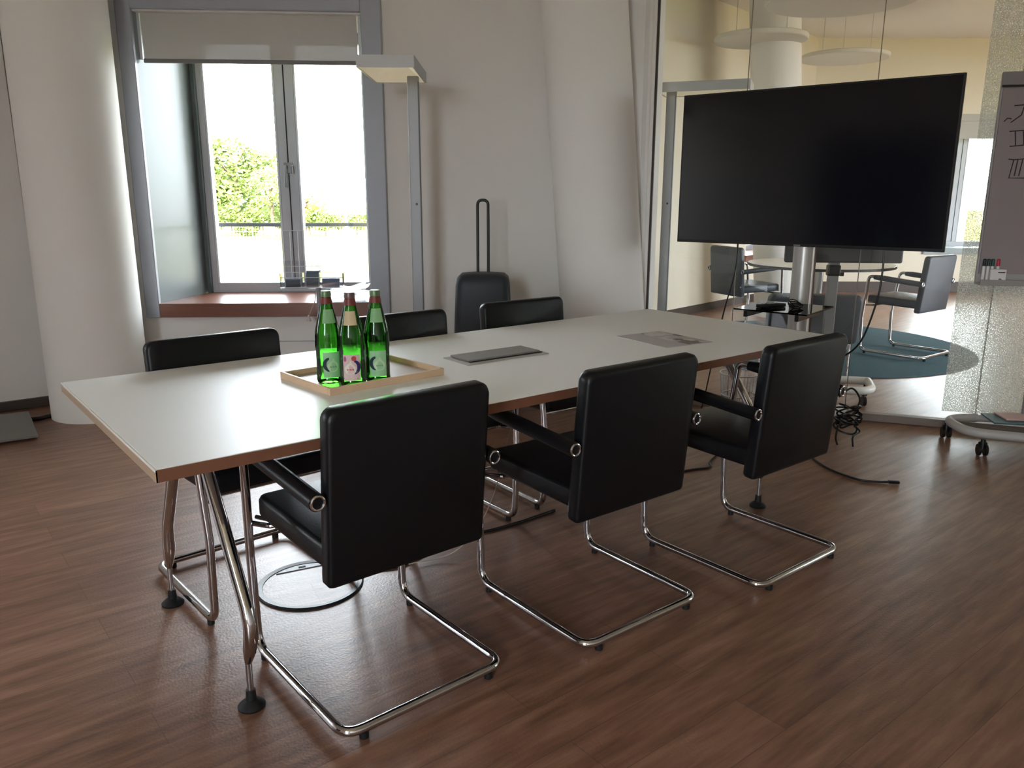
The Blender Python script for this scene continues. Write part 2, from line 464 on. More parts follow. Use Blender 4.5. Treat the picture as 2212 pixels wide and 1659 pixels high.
# ------------------------------------------------------------------ windows
def window_unit(name, mw, x0, x1, z0, z1, depth, sgn, mull, detail=True):
    """glazing at local y = sgn*depth"""
    root = bpy.data.objects.new(name, None); COL.objects.link(root); root.matrix_world = mw; root['kind'] = 'structure'
    y = sgn*depth
    bm = BM(); f = .07; hy = .035
    for xa, xb, za, zb in ((x0, x0+f, z0, z1), (x1-f, x1, z0, z1), (x0+f, x1-f, z0, z0+f), (x0+f, x1-f, z1-f, z1), (mull-.065, mull+.065, z0+f, z1-f)):
        b2(bm, xa, xb, y-hy, y+hy, za, zb, .004, 1)
    fr = finish('window_frame', bm, WGREY, root)
    bm = BM()
    for xa in (x0+f, mull+.065): b2(bm, xa, xa+.012, y-hy-.004, y+hy, z0+f, z1-f)
    for xa in (x1-f-.012, mull-.065-.012): b2(bm, xa, xa+.012, y-hy-.004, y+hy, z0+f, z1-f)
    pieces('glazing_bead', bm, WLIGHT, fr, label='light grey glazing bead')
    bm = BM(); b2(bm, mull-.004, mull+.004, y-sgn*hy-.003, y-sgn*hy+.003, z0+f, z1-f)
    finish('sash_gap', bm, RUBBER, fr, label='dark gap between the two sashes')
    bm = BM(); b2(bm, x0+f, mull-.065, y-.004, y+.004, z0+f, z1-f); finish('pane', bm, PANE, root)
    bm = BM(); b2(bm, mull+.065, x1-f, y-.004, y+.004, z0+f, z1-f); finish('pane', bm, PANE, root)
    if detail:
        yi = y-sgn*hy
        bm = BM(); zc = 1.455
        b2(bm, mull-.03, mull+.03, yi, yi-sgn*.012, zc-.015, zc+.055, .003)
        tube(bm, fillet([(mull+.012, yi-sgn*.01, zc+.03), (mull+.012, yi-sgn*.05, zc+.03), (mull+.014, yi-sgn*.05, zc-.11)], .012), .009, 8)
        tube(bm, fillet([(mull-.05+.02, yi-sgn*.01, zc+.03), (mull-.03, yi-sgn*.045, zc+.03), (mull-.032, yi-sgn*.045, zc-.02)], .01), .008, 8)
        finish('window_handle', bm, ALU, root, smooth=True, label='silver window handle')
        bm = BM(); yo = y+sgn*.16
        b2(bm, x0-.02, x1+.02, yo-.015, yo+.015, 1.075, 1.1)
        finish('safety_rail', bm, mat('rail_dark', (58, 60, 62), .65, spec=.2), root, label='thin dark safety rail outside the panes')
        bm = BM(); tube(bm, [(x1-.02, yi-sgn*.01, 1.36), (x1-.02, yi-sgn*.01, 1.48)], .008, 8)
        tube(bm, [(x1-.02, yi-sgn*.01, .72), (x1-.02, yi-sgn*.01, .80)], .008, 8)
        pieces('hinge', bm, ALU, root, smooth=True)
    return root
w1 = window_unit('window_1', WW, 1.752, 2.953, .624, 2.34, .60, -1, 2.350)
# surround (dark grey lacquered frame) around the niche
bm = BM()
for xa, xb, za, zb in ((1.638, 1.757, .536, 2.52), (3.083, 3.169, .536, 2.52), (1.757, 3.083, 2.35, 2.52)):
    b2(bm, xa, xb, -.02, .035, za, zb, .004, 1)
struct('trim_1', bm, WGREY2, mw=WW)
bm = BM()
v = [(1.757, .035), (3.081, .035), (3.081, -.02), (2.935, -.58), (1.757, -.58)]
prism(bm, v, .538, .626)
o = struct('trim_2', bm, SILLW, mw=WW); o['label'] = 'dark wooden window sill board'
bm = BM(); b2(bm, 2.922, 2.945, -.565, -.52, .626, 2.34); struct('shade_strip', bm, mat('painted_shade', (72, 80, 80), .6), mw=WW)  # shade at the back of the reveal, painted as a dark strip
# wall panel joint below sill
bm = BM(); b2(bm, 1.638, 3.169, .0, .008, .37, .377); struct('trim_3', bm, WGREY, mw=WW)
# roller blind
BL = bpy.data.objects.new('roller_blind', None); COL.objects.link(BL); BL.matrix_world = WW @ Matrix.Translation((2.428, -.045, 2.08))
tag(BL, 'light grey translucent roller blind pulled part way down the window', 'blind')
def fabric_mat():
    m = bpy.data.materials.new('blind_fabric'); m.use_nodes = True; nt = m.node_tree
    nt.nodes.remove(nt.nodes['Principled BSDF']); out = nt.nodes['Material Output']
    t = nt.nodes.new('ShaderNodeBsdfTransparent'); d = nt.nodes.new('ShaderNodeBsdfDiffuse'); d.inputs[0].default_value = (*lin((205, 202, 198)), 1)
    tl = nt.nodes.new('ShaderNodeBsdfTranslucent'); tl.inputs[0].default_value = (*lin((190, 190, 192)), 1)
    tc = nt.nodes.new('ShaderNodeTexCoord'); wv = nt.nodes.new('ShaderNodeTexNoise'); wv.inputs['Scale'].default_value = 220
    nt.links.new(tc.outputs['Object'], wv.inputs['Vector'])
    mr = nt.nodes.new('ShaderNodeMapRange'); mr.inputs[3].default_value = .90; mr.inputs[4].default_value = .995
    nt.links.new(wv.outputs['Fac'], mr.inputs[0])
    a = nt.nodes.new('ShaderNodeMixShader'); a.inputs[0].default_value = .05
    nt.links.new(d.outputs[0], a.inputs[1]); nt.links.new(tl.outputs[0], a.inputs[2])
    b = nt.nodes.new('ShaderNodeMixShader')
    nt.links.new(mr.outputs[0], b.inputs[0]); nt.links.new(t.outputs[0], b.inputs[1]); nt.links.new(a.outputs[0], b.inputs[2])
    nt.links.new(b.outputs[0], out.inputs[0]); return m
bm = BM(); b2(bm, -.64, .624, -.001, .001, 0, .30); finish('blind_fabric', bm, fabric_mat(), BL)
bm = BM(); b2(bm, -.645, .629, -.008, .008, -.018, .006, .004); finish('bottom_bar', bm, mat('blind_bar', (122, 120, 122), .5), BL)
bm = BM(); b2(bm, .631, .650, -.008, .008, 0, .27, .002); finish('guide_rail', bm, WLIGHT, BL)
bm = BM(); b2(bm, -.662, -.645, -.008, .008, 0, .26, .002); finish('guide_rail', bm, WLIGHT, BL)
bm = BM(); tube(bm, [(-.653, 0, .33), (-.653, 0, .27)], .008, 8); finish('end_fitting', bm, BLACKP, BL, label='dark end fitting')
# neighbouring windows
window_unit('window_2', W1, 4.45, 5.75, .58, 2.34, .5, 1, 5.1, False)
window_unit('window_3', WB, 1.7, 3.05, .6, 2.36, .5, 1, 2.30, False)
for mw, xa, xb, za in ((W1, 4.42, 5.78, .5), (WB, 1.67, 3.08, .52)):
    bm = BM(); b2(bm, xa, xb, -.03, .48, za, za+.085, .003, 1); o = struct('trim_4', bm, SILLW if mw is W1 else REVEAL, mw=mw)
for mw, xa, xb, zt, nm in ((W1, 4.45, 5.75, 2.34, 'raised roller blind in the neighbouring room, on the nearer window'), (WB, 1.7, 3.05, 2.36, 'raised roller blind on the far window behind the glass')):
    bm = BM(); b2(bm, xa, xb, -.02, .04, zt-.09, zt, .004); b2(bm, xa+.02, xb-.02, .0, .004, zt-.3, zt-.09); b2(bm, xa+.02, xb-.02, -.008, .012, zt-.315, zt-.3)
    o = finish('roller_blind', bm, mat('blind_cassette', (176, 174, 166), .5), mw=mw); tag(o, nm, 'blind')
# added fill windows (south, west, left), all unseen: simple frames
for i, (xa, xb, mwS) in enumerate([(a, b, frame((-3.9, -4.5), 0)) for a, b in SOUTH_FILL_OPEN]+[(6.6, 8.0, frame((-3.6, 4.25), -90)), (.15, .95, frame((-3.6, 4.28), 0))]):
    bm = BM()
    for u0, u1, v0, v1 in ((xa, xa+.07, .6, 2.9), (xb-.07, xb, .6, 2.9), (xa, xb, .6, .67), (xa, xb, 2.83, 2.9), ((xa+xb)/2-.05, (xa+xb)/2+.05, .6, 2.9)):
        b2(bm, u0, u1, -.2, -.13, v0, v1)
    struct('window_%d' % (4+i), bm, WGREY, mw=mwS)
# portals: daylight sampling through the openings, seen and added
def portal(mw, cx, cy, cz, w, h, face):
    l = bpy.data.lights.new('daylight_portal', 'AREA'); l.shape = 'RECTANGLE'; l.size = w; l.size_y = h
    l.cycles.is_portal = True
    o = bpy.data.objects.new('daylight_portal', l); COL.objects.link(o)
    # area light looks along its -Z ; face = +1 looks towards local +y, -1 towards local -y
    rot = Matrix.Rotation(R(90 if face > 0 else -90), 4, 'X')
    o.matrix_world = mw @ Matrix.Translation((cx, cy, cz)) @ rot
portal(WW, 2.37, -.63, 1.48, 1.3, 1.8, 1)
portal(W1, 5.1, .53, 1.45, 1.3, 1.8, -1)
portal(WB, 2.37, .53, 1.45, 1.35, 1.8, -1)
portal(frame((-3.6, 4.25), -90), 7.3, -.25, 1.75, 1.4, 2.3, 1)
portal(frame((-3.6, 3.95), 0), 0.55, .28, 1.6, .8, 2.0, -1)
for xa, xb in SOUTH_FILL_OPEN: portal(frame((-3.9, -4.5), 0), (xa+xb)/2, -.25, 1.75, xb-xa, 2.3, 1)

# ------------------------------------------------------------------ glass partition
GX = [-1.289, -.767, -.082, .603, 1.288, 1.973, 2.658, 3.343, 4.03, 4.715, 5.96]
for i, (a, b) in enumerate(zip(GX, GX[1:])):
    bm = BM(); b2(bm, a+.0025, b-.0025, -.005, .005, .04, CH)
    o = struct('window_%d' % (10+i), bm, PARTG, mw=GP); o['label'] = 'clear glass partition panel'
bm = BM()
for a in GX[1:-1]: b2(bm, a-.0024, a+.0024, -.006, .006, .04, CH)
o = struct('trim_5', bm, mat('joint_seal', (128, 122, 110), .5), mw=GP); o['label'] = 'sealed joints between glass panels'
bm = BM(); b2(bm, GX[0], GX[-1], -.03, .03, 0, .045, .003, 1)
o = struct('trim_6', bm, mat('floor_channel', (120, 108, 98), .5, metal=.2), mw=GP)
bm = BM(); b2(bm, GX[0]-.012, GX[0], -.012, .012, 0, CH)
o = struct('trim_7', bm, mat('dark_edge', (52, 44, 40), .6), mw=GP)
bm = BM(); b2(bm, GX[0]-.34, GX[0]-.012, -.02, .06, 0, CH); struct('wall_return', bm, WALL, mw=GP)
bm = BM(); b2(bm, .43, 5.9, -.0075, -.0060, .095, CH-.01)
o = finish('privacy_film', bm, FILM, mw=GP); tag(o, 'glittering frosted privacy film on the right part of the glass partition', 'film')

# ------------------------------------------------------------------ conference table
TL, TW, TH = 2.637, 1.014, .7392
tb = thing('conference_table', 'long white conference table with brown edge and chrome A-shaped legs', 'table', (TL/2, TW/2, 0))
def tt(bm): bmesh.ops.translate(bm, verts=bm.verts[:], vec=(-TL/2, -TW/2, 0)); return bm
bm = BM(); b2(bm, .003, TL-.003, .003, TW-.003, TH-.027, TH, .0015, 1); finish('tabletop', tt(bm), LAMINATE, tb)
bm = BM(); b2(bm, 0, TL, 0, .003, TH-.028, TH-.0008); b2(bm, 0, TL, TW-.003, TW, TH-.028, TH-.0008); pieces('edge_band', tt(bm), EDGE, tb, label='brown wooden edge band')
bm = BM(); b2(bm, -.0006, .003, .0, TW, TH-.028, TH-.004); b2(bm, TL-.003, TL+.0006, 0, TW, TH-.028, TH-.004); pieces('edge_band', tt(bm), EDGEL, tb, label='pale wooden edge band on the short end')
bm = BM(); b2(bm, -.0012, .003, 0, TW, TH-.0065, TH-.0003, .0010, 1); finish('edge_lip', tt(bm), mat('edge_lip', (240, 236, 230), .25), tb)
for lx in (.2117, TL-.2117):
    for s, yb, yk, yt in ((-1, .166, .128, .452), (1, TW-.166, TW-.182, .556)):
        if s == 1: yk = .823
        bm = BM()
        P = [(lx, yb, .055), (lx, yb-.002*s, .10), (lx, yb, .13), (lx, (yb+yk)/2, .17), (lx, yk+.001, .215), (lx, yk, .25), (lx, yk+(yt-yk)*.05, .29), (lx, yt, .712)]
        tube(bm, P[2:], [.0095, .017, .019, .018, .0175, .0165], 16)
        leg = finish('leg', tt(bm), CHROME, tb, smooth=True)
        bm = BM(); tube(bm, [(lx, yb, .03), (lx, yb, .09), (lx, yb, .135)], [.0085, .0085, .0085], 12)
        finish('levelling_rod', tt(bm), STEEL, leg, smooth=True)
        bm = BM(); lathe(bm, [(0, 0), (.034, 0), (.035, .005), (.026, .014), (.014, .022), (.012, .05), (0, .05)], 24, (lx, yb, 0)); finish('foot_glide', tt(bm), RUBBER, leg, smooth=True, label='black rubber foot')
    bm = BM(); b2(bm, lx-.03, lx+.03, .38, .63, TH-.045, TH-.028, .004); finish('leg_bracket', tt(bm), STEEL, tb)
bm = BM(); b2(bm, .2, TL-.2, .47, .54, TH-.060, TH-.0281, .004); finish('beam', tt(bm), ALU, tb)
# thin middle cable riser
o = None
# flush power flap
fl = thing('power_outlet_flap', 'flush grey cable flap set in the middle of the white tabletop', 'cable outlet', (1.29, .522, TH), R(-1.5))
bm = BM(); b2(bm, -.175, .175, -.078, .078, 0, .003, .001, 1); finish('flap_frame', bm, mat('flap_frame', (176, 174, 168), .4), fl)
bm = BM(); b2(bm, -.15, .165, -.055, -.042, .003, .005); finish('flap_gap', bm, RUBBER, fl, label='dark gap of the flap')
bm = BM(); b2(bm, -.15, .16, -.045, .070, .004, .010, .001, 1); finish('flap_lid', bm, mat('flap_lid', (140, 138, 134), .45, metal=.2), fl)
# printed sheet
def sheet_mat():
    m = bpy.data.materials.new('printed_sheet'); m.use_nodes = True; nt = m.node_tree; b = nt.nodes['Principled BSDF']
    tc = nt.nodes.new('ShaderNodeTexCoord'); v = nt.nodes.new('ShaderNodeTexVoronoi'); v.inputs['Scale'].default_value = 26; v.distance = 'CHEBYCHEV'
    nt.links.new(tc.outputs['Object'], v.inputs['Vector'])
    cr = nt.nodes.new('ShaderNodeValToRGB'); e = cr.color_ramp.elements
    cr.color_ramp.interpolation = 'CONSTANT'
    e[0].position = 0; e[0].color = (*lin((214, 208, 206)), 1); e[1].position = .62; e[1].color = (*lin((120, 112, 108)), 1)
    k = e.new(.8); k.color = (*lin((86, 92, 90)), 1); k = e.new(.35); k.color = (*lin((188, 182, 182)), 1)
    nt.links.new(v.outputs['Color'], cr.inputs[0]); nt.links.new(cr.outputs[0], b.inputs['Base Color']); b.inputs['Roughness'].default_value = .45
    return m
sh = thing('printed_sheet', 'printed plan sheet lying flat towards the far end of the white table', 'paper', (2.02, .385, TH), R(-7))
bm = BM(); b2(bm, -.12, .12, -.15, .15, 0, .0012); finish('sheet', bm, mat('sheet_grey', (190, 184, 184), .5), sh)
bm = BM(); b2(bm, -.0, .115, -.14, .14, .0012, .0016); finish('printed_picture', bm, sheet_mat(), sh)

# ------------------------------------------------------------------ cantilever chairs
def make_chair(name, leather, label, group):
    t = thing(name, label, 'chair', group=group)
    wr, wg = .487/2, .514/2
    rearz = .0265
    pts = []
    for s in (-1, 1):
        side = [(s*wg, .145, .612), (s*wg, .50, .640), (s*(wg-.002), .578, .648), (s*wr, .612, .30), (s*wr, .600, rearz), (s*wr, .085, rearz)]
        pts.append(side)
    path = pts[0]+pts[1][::-1]
    rad = [0, .0, .075, .3, .055, .05, .05, .055, .3, .075, .0, 0]
    bm = BM(); tube(bm, fillet(path, rad, 7), .0125, 14); finish('tube_frame', bm, CHROME, t, smooth=True, label='chrome cantilever tube frame', angle=60)
    # upholstery
    h = .452; ang = math.atan2(.038, .449)
    M4 = Matrix.Translation((0, .131+.025, .603)) @ Matrix.Rotation(ang, 4, 'X')
    bm = BM(); slab(bm, rrect(.462, h, .030, 6, .012), .050, .012, M4); finish('backrest', bm, leather, t, smooth=True, angle=50)
    bm = BM(); M5 = Matrix.Translation((0, .383, .450)) @ Matrix.Rotation(R(1.5), 4, 'X') @ Matrix.Rotation(R(90), 4, 'X')
    slab(bm, rrect(.446, .43, .03, 6), .066, .014, M5); finish('seat', bm, leather, t, smooth=True, angle=50)
    for s in (-1, 1):
        bm = BM(); tube(bm, [(s*wg, .135, .6115), (s*wg, .30, .624), (s*wg, .48, .637), (s*wg, .53, .639)], [.0215, .0215, .0225, .018], 18)
        arm = finish('armrest', bm, leather, t, smooth=True, angle=50)
        bm = BM(); ring = [(s*wg+.0165*math.cos(2*PI*k/24), .134, .6115+.0165*math.sin(2*PI*k/24)) for k in range(24)]
        tube(bm, ring, .0036, 8, closed=True); finish('end_ring', bm, CHROME, arm, smooth=True, label='chrome ring on the armrest end')
        bm = BM()
        for (x, y) in ((s*(wr-.03), .085), (s*wr, .13)): pass
        tube(bm, [(s*wr, .56, .003), (s*wr, .56, .018)], .011, 12); tube(bm, [(s*(wr-.05), .085, .001), (s*(wr-.05), .085, .018)], .012, 12)
        pieces('glide', bm, RUBBER, t, smooth=True, label='black rubber glides')
    bm = BM(); tube(bm, fillet([(-wr, .606, .405), (-wr+.04, .54, .405), (wr-.04, .54, .405), (wr, .606, .405)], .03), .0075, 10)
    tube(bm, [(-wr+.01, .575, .43), (-.19, .50, .425)], .006, 8); tube(bm, [(wr-.01, .575, .43), (.19, .50, .425)], .006, 8)
    pieces('seat_support', bm, CHROME, t, smooth=True)
    return t
GR = 'black leather cantilever chairs around the conference table'
chair = make_chair('cantilever_chair', LEATHER, '', GR)
CH_POS = [
 (.577, -.204, 1.2, 'black leather cantilever chair nearest the camera, at the left end of the table'),
 (1.300, -.290, -.7, 'black leather cantilever chair in the middle of the near side of the table'),
 (2.009, -.384, .2, 'black leather cantilever chair on the near side of the table, closest to the television'),
 (.479, 1.212, 183, 'black leather cantilever chair across the table, below the left part of the window'),
 (1.240, 1.262, 180.5, 'black leather cantilever chair on the window side, directly behind the green bottles'),
 (1.922, 1.284, 178.5, 'black leather cantilever chair on the window side, in front of the dark suitcase')]
for i, (x, y, a, lb) in enumerate(CH_POS):
    c = chair if i == 0 else copy_tree(chair)
    c.location = (x, y, 0); c.rotation_euler = (0, 0, R(a)); c['label'] = lb; c['group'] = GR
GR2 = 'grey cantilever chairs in the neighbouring room'
ch2 = make_chair('cantilever_chair', LEATHERG, 'grey cantilever chair on the teal rug, at the right behind the glass', GR2)
ch2.location = (6.24, 1.04, .012); ch2.rotation_euler = (0, 0, R(-1))
c = copy_tree(ch2); c.location = (5.68, 2.95, .012); c.rotation_euler = (0, 0, R(-107)); c['label'] = 'grey cantilever chair seen from behind at the left, behind the glass and under the television'
c.location.z = .0125

# ------------------------------------------------------------------ bottles and tray
tr = thing('serving_tray', 'rectangular light wooden tray on the white table under the bottles', 'tray', (.758, .517, TH), R(4))
bm = BM(); b2(bm, -.2, .2, -.143, .143, 0, .006); finish('tray_base', bm, mat('tray_base', (196, 176, 160), .3, noise=(20, .06)), tr)
bm = BM()
for xa, xb, ya, yb in ((-.205, .205, -.15, -.140), (-.205, .205, .140, .15), (-.205, -.195, -.14, .14), (.195, .205, -.14, .14)): b2(bm, xa, xb, ya, yb, 0, .022, .0015, 1)
finish('tray_rim', bm, PINEW, tr)
def green_glass():
    m = bpy.data.materials.new('green_bottle_glass'); m.use_nodes = True; nt = m.node_tree
    nt.nodes.remove(nt.nodes['Principled BSDF']); out = nt.nodes['Material Output']
    t = nt.nodes.new('ShaderNodeBsdfTransparent'); t.inputs[0].default_value = (.30, .86, .20, 1)
    g = nt.nodes.new('ShaderNodeBsdfGlossy'); g.inputs['Roughness'].default_value = .03; g.inputs[0].default_value = (.8, 1, .8, 1)
    r = nt.nodes.new('ShaderNodeBsdfRefraction'); r.inputs[0].default_value = (.30, .86, .20, 1); r.inputs['IOR'].default_value = 1.06; r.inputs['Roughness'].default_value = .04
    fr = nt.nodes.new('ShaderNodeFresnel'); fr.inputs['IOR'].default_value = 1.5
    tc = nt.nodes.new('ShaderNodeTexCoord'); n = nt.nodes.new('ShaderNodeTexNoise'); n.inputs['Scale'].default_value = 35
    nt.links.new(tc.outputs['Object'], n.inputs['Vector'])
    a = nt.nodes.new('ShaderNodeMixShader'); a.inputs[0].default_value = .5
    nt.links.new(n.outputs['Fac'], a.inputs[0])
    nt.links.new(t.outputs[0], a.inputs[1]); nt.links.new(r.outputs[0], a.inputs[2])
    b = nt.nodes.new('ShaderNodeMixShader'); nt.links.new(fr.outputs[0], b.inputs[0])
    nt.links.new(a.outputs[0], b.inputs[1]); nt.links.new(g.outputs[0], b.inputs[2]); nt.links.new(b.outputs[0], out.inputs[0])
    return m
GREENG = green_glass()
BP = [(0, 0), (.032, 0), (.0365, .003), (.0380, .010), (.0380, .014), (.0370, .018), (.0370, .100), (.0383, .108), (.0385, .122), (.0375, .132), (.0378, .142), (.0368, .154), (.0335, .170), (.0275, .195), (.0215, .220), (.0170, .240), (.0140, .252), (.0132, .262)]
def patch(bm, r, a0, a1, z0, z1, n=16, off=.0006, rfun=None):
    va, vb = [], []
    for k in range(n+1):
        a = a0+(a1-a0)*k/n
        r0 = (rfun(z0) if rfun else r)+off; r1 = (rfun(z1) if rfun else r)+off
        va.append(bm.verts.new((r0*math.cos(a), r0*math.sin(a), z0))); vb.append(bm.verts.new((r1*math.cos(a), r1*math.sin(a), z1)))
    for k in range(n): bm.faces.new((va[k], va[k+1], vb[k+1], vb[k]))
def blob(bm, r, ac, zc, shape, off):
    """small shape wrapped on the bottle: list of (du, dz) metres"""
    vs = [bm.verts.new(((r+off)*math.cos(ac+u/r), (r+off)*math.sin(ac+u/r), zc+z)) for u, z in shape]
    bm.faces.new(vs)
def drop(k): return [(k*.0155*math.sin(t)*(1 if math.cos(t) < .2 else (1-(math.cos(t)-.2)*.55)), k*(.0155*-math.cos(t+PI)+(.006 if abs(t) < .3 else 0))) for t in [2*PI*i/28 for i in range(28)]]
def crescent(flip=1): 
    o = [(flip*(.0245*math.cos(t)), .0225*math.sin(t)) for t in [R(-75+150*i/12) for i in range(13)]]
    i_ = [(flip*(.0135*math.cos(t)-.000), .0165*math.sin(t)) for t in [R(70-140*i/12) for i in range(13)]]
    return o+i_
def bottle(x, y, rz, label, bodycol, neckcol, moon, texcol, ptype):
    t = thing('glass_bottle', label, 'bottle', (x, y, TH+.0065), R(rz), group='green water bottles on the tray')
    bm = BM(); lathe(bm, BP, 32); finish('bottle_glass', bm, GREENG, t, smooth=True)
    bm = BM(); lathe(bm, [(.0133, .2565), (.0150, .257), (.0155, .262), (.0150, .272), (.0138, .2745), (0, .275)], 24)
    finish('cap', bm, mat('cap_'+ptype, (104, 124, 92) if ptype == 'g' else (112, 92, 90), .4, metal=.5), t, smooth=True)
    rf = lambda z: .0140+(.0368-.0140)*max(0, (.252-z)/.098)**.96+.0004
    bm = BM(); patch(bm, 0, 0, 2*PI, .238, .256, 24, .0009, rf); finish('neck_foil', bm, mat('neck_foil', (110, 44, 38), .45), t)
    a0 = -PI/2
    bm = BM(); patch(bm, .037, a0-.70, a0+.70, .020, .097); lb = finish('body_label', bm, mat('label_'+ptype, bodycol, .6), t)
    bm = BM(); patch(bm, 0, a0-.66, a0+.66, .182, .222, 14, .0010, rf); finish('neck_label', bm, mat('nlabel_'+ptype, neckcol, .6), t)
    sg = 1 if moon == 'right' else -1
    bm = BM(); blob(bm, .037, a0+sg*.06, .060, crescent(sg), .0012); finish('label_moon', bm, mat('moon_'+ptype, (52, 38, 92) if ptype == 'p' else (24, 34, 56), .6), lb, label='dark crescent on the label')
    bm = BM(); blob(bm, .037, a0-sg*.10, .055, drop(1.12), .0016); finish('label_drop', bm, mat('drop_'+ptype, (222, 216, 200) if ptype == 'p' else (186, 206, 170), .6), lb, label='pale water drop on the label')
    bm = BM()
    for k, (w_, h_) in enumerate(((.0028, .005), (.0022, .004), (.0026, .0046), (.0022, .004), (.0028, .005))):
        blob(bm, .037, a0-sg*.10+(-.0078+k*.0039)/.037, .053, [(-w_/2, -h_/2), (w_/2, -h_/2), (w_/2, h_/2), (-w_/2, h_/2)], .0020)
    finish('label_lettering', bm, mat('lett_'+ptype, texcol, .6), lb, label='tiny blurred lettering')
    if ptype == 'p':
        bm = BM(); blob(bm, .037, a0+.18, .086, [(.007*math.cos(2*PI*k/14), .0075*math.sin(2*PI*k/14)) for k in range(14)], .0018); finish('label_dot', bm, mat('dot_r', (176, 66, 66), .6), lb, label='red patch on the label')
        bm = BM(); blob(bm, .037, a0-.50, .084, [(.0045*math.cos(2*PI*k/14), .008*math.sin(2*PI*k/14)) for k in range(14)], .0018); finish('label_dot', bm, mat('dot_p', (170, 84, 128), .6), lb, label='pink patch on the label')
        bm = BM(); blob(bm, .037, a0-.1, .026, [(-.021, -.001), (.021, -.001), (.021, .0015), (-.021, .0015)], .0018); finish('label_stripe', bm, mat('dot_s', (150, 70, 90), .6), lb, label='red stripe on the label')
    return t
vd = math.degrees(math.atan2(.658-CX, -(.40-CY)))     # turn labels towards the viewer
bottle(.633, .492, -39+26, 'green glass bottle at the left of the tray, label turned to the right', (150, 196, 150), (128, 170, 120), 'left', (120, 140, 120), 'g')
bottle(.671, .416, -31, 'green glass bottle in front with the pink and purple label', (214, 186, 184), (196, 176, 140), 'right', (190, 90, 84), 'p')
bottle(.757, .421, -31+6, 'green glass bottle at the right of the tray with grey-green moon label', (150, 178, 160), (150, 172, 128), 'left', (110, 126, 104), 'g')

# ------------------------------------------------------------------ television on a stand
ta = -77.74
tv = thing('television', 'large black flat television on the silver stand in front of the glass', 'television', (3.5675, .794, 1.0258), R(ta))
TWd, THt = 1.45, 1.45*.574
bm = BM(); b2(bm, -TWd/2, TWd/2, 0, .022, 0, THt, .002, 1); b2(bm, -.5, .5, .022, .055, .08, .62, .01); finish('housing', bm, BLACKP, tv)
bm = BM(); b2(bm, -TWd/2+.009, TWd/2-.009, -.0012, 0, .016, THt-.009); finish('screen', bm, SCREEN, tv)
bm = BM(); b2(bm, -.018, .018, -.0022, -.001, .0045, .010); finish('logo_mark', bm, mat('logo_grey', (150, 150, 152), .5), tv, label='tiny grey maker mark')
st = thing('television_stand', 'silver column stand on wheels carrying the television', 'stand', (3.5675, .794, 0), R(ta))
bm = BM(); tube(bm, [(0, .125, .12), (0, .125, 1.75)], .058, 28); pole = finish('pole', bm, mat('stand_silver', (190, 188, 184), .34, metal=.6), st, smooth=True)
bm = BM(); b2(bm, -.2, .2, .056, .075, 1.25, 1.65, .004); b2(bm, -.05, .05, .07, .12, 1.3, 1.6, .004); finish('mounting_plate', bm, BLACKP, st)
bm = BM(); tube(bm, fillet([(-.14, .28, .10), (-.11, .0, .10), (.22, .0, .10), (.25, .26, .10)], .10, 8), .028, 14); tube(bm, [(-.12, .125, .105), (.23, .125, .105)], .03, 14); finish('base', bm, WHITEP, st, smooth=True)
for x, y in ((-.135, .25), (.245, .24), (-.09, .03), (.18, .02)):
    bm = BM(); tube(bm, [(x-.012, y, .03), (x+.012, y, .03)], .03, 16); tube(bm, [(x, y, .03), (x, y, .08)], .009, 8); finish('caster', bm, BLACKP, st, smooth=True)
# tray of the stand
bm = BM(); b2(bm, -.19, .205, -.345, .07, .700, .708, .001, 1); finish('shelf', bm, SMOKE, st, label='smoked glass shelf')
bm = BM()
for x in (-.125, .15): prism_v = box(bm, (x, -.17, .682), (.02, .34, .032), .002, 1)
pieces('shelf_bracket', bm, BLACKP, st)
SM = Matrix.Translation((3.5675, .794, 0)) @ Matrix.Rotation(R(ta), 4, 'Z')
def stp(x, y, z): v = SM @ Vector((x, y, z)); return (v.x, v.y, v.z)
rc = thing('remote_control', 'black remote control lying on the smoked glass shelf', 'remote control', stp(-.045, -.19, .7085), R(ta+62))
bm = BM(); b2(bm, -.085, .085, -.022, .022, 0, .02, .005); finish('body', bm, BLACKP, rc, smooth=True)
bm = BM()
for i in range(5):
    for j in range(2): b2(bm, -.06+i*.025, -.05+i*.025, -.012+j*.016, -.004+j*.016, .02, .0215)
pieces('button', bm, mat('button_grey', (70, 70, 72), .5), rc)
bm = BM(); pts = []
for k in range(70):
    a = k*.42; rr = .034+.010*math.sin(k*.9); pts.append((rr*1.3*math.cos(a), rr*.7*math.sin(a), .005+.045*(.5+.5*math.sin(a))*(k/70)))
tube(bm, pts, .0032, 6)
o = finish('cable_coil', bm, BLACKP, smooth=True); o.location = stp(.075, -.15, .7085); tag(o, 'small coil of black cable on the smoked glass shelf', 'cable')
# cables
def cable(pts, r, label, m=BLACKP, name='cable', rad=.05, extra=None):
    bm = BM(); tube(bm, smooth_path(pts), r, 8)
    if extra: extra(bm)
    o = finish(name, bm, m, smooth=True); tag(o, label, 'cable'); return o
def smooth_path(P, n=8):
    P = [Vector(p) for p in P]; P = [P[0]*2-P[1]]+P+[P[-1]*2-P[-2]]; out = []
    for i in range(1, len(P)-2):
        for k in range(n):
            t = k/n; a, b, c, d = P[i-1], P[i], P[i+1], P[i+2]
            out.append(.5*((2*b)+(-a+c)*t+(2*a-5*b+4*c-d)*t*t+(-a+3*b-3*c+d)*t**3))
    out.append(P[-2]); return out
cable([stp(-.35, .03, 1.04), stp(-.355, .02, .86), stp(-.40, .0, .62), stp(-.455, .0, .3), stp(-.49, -.02, .05), stp(-.48, -.12, .006)], .004, 'thin black cable hanging from the left part of the television')
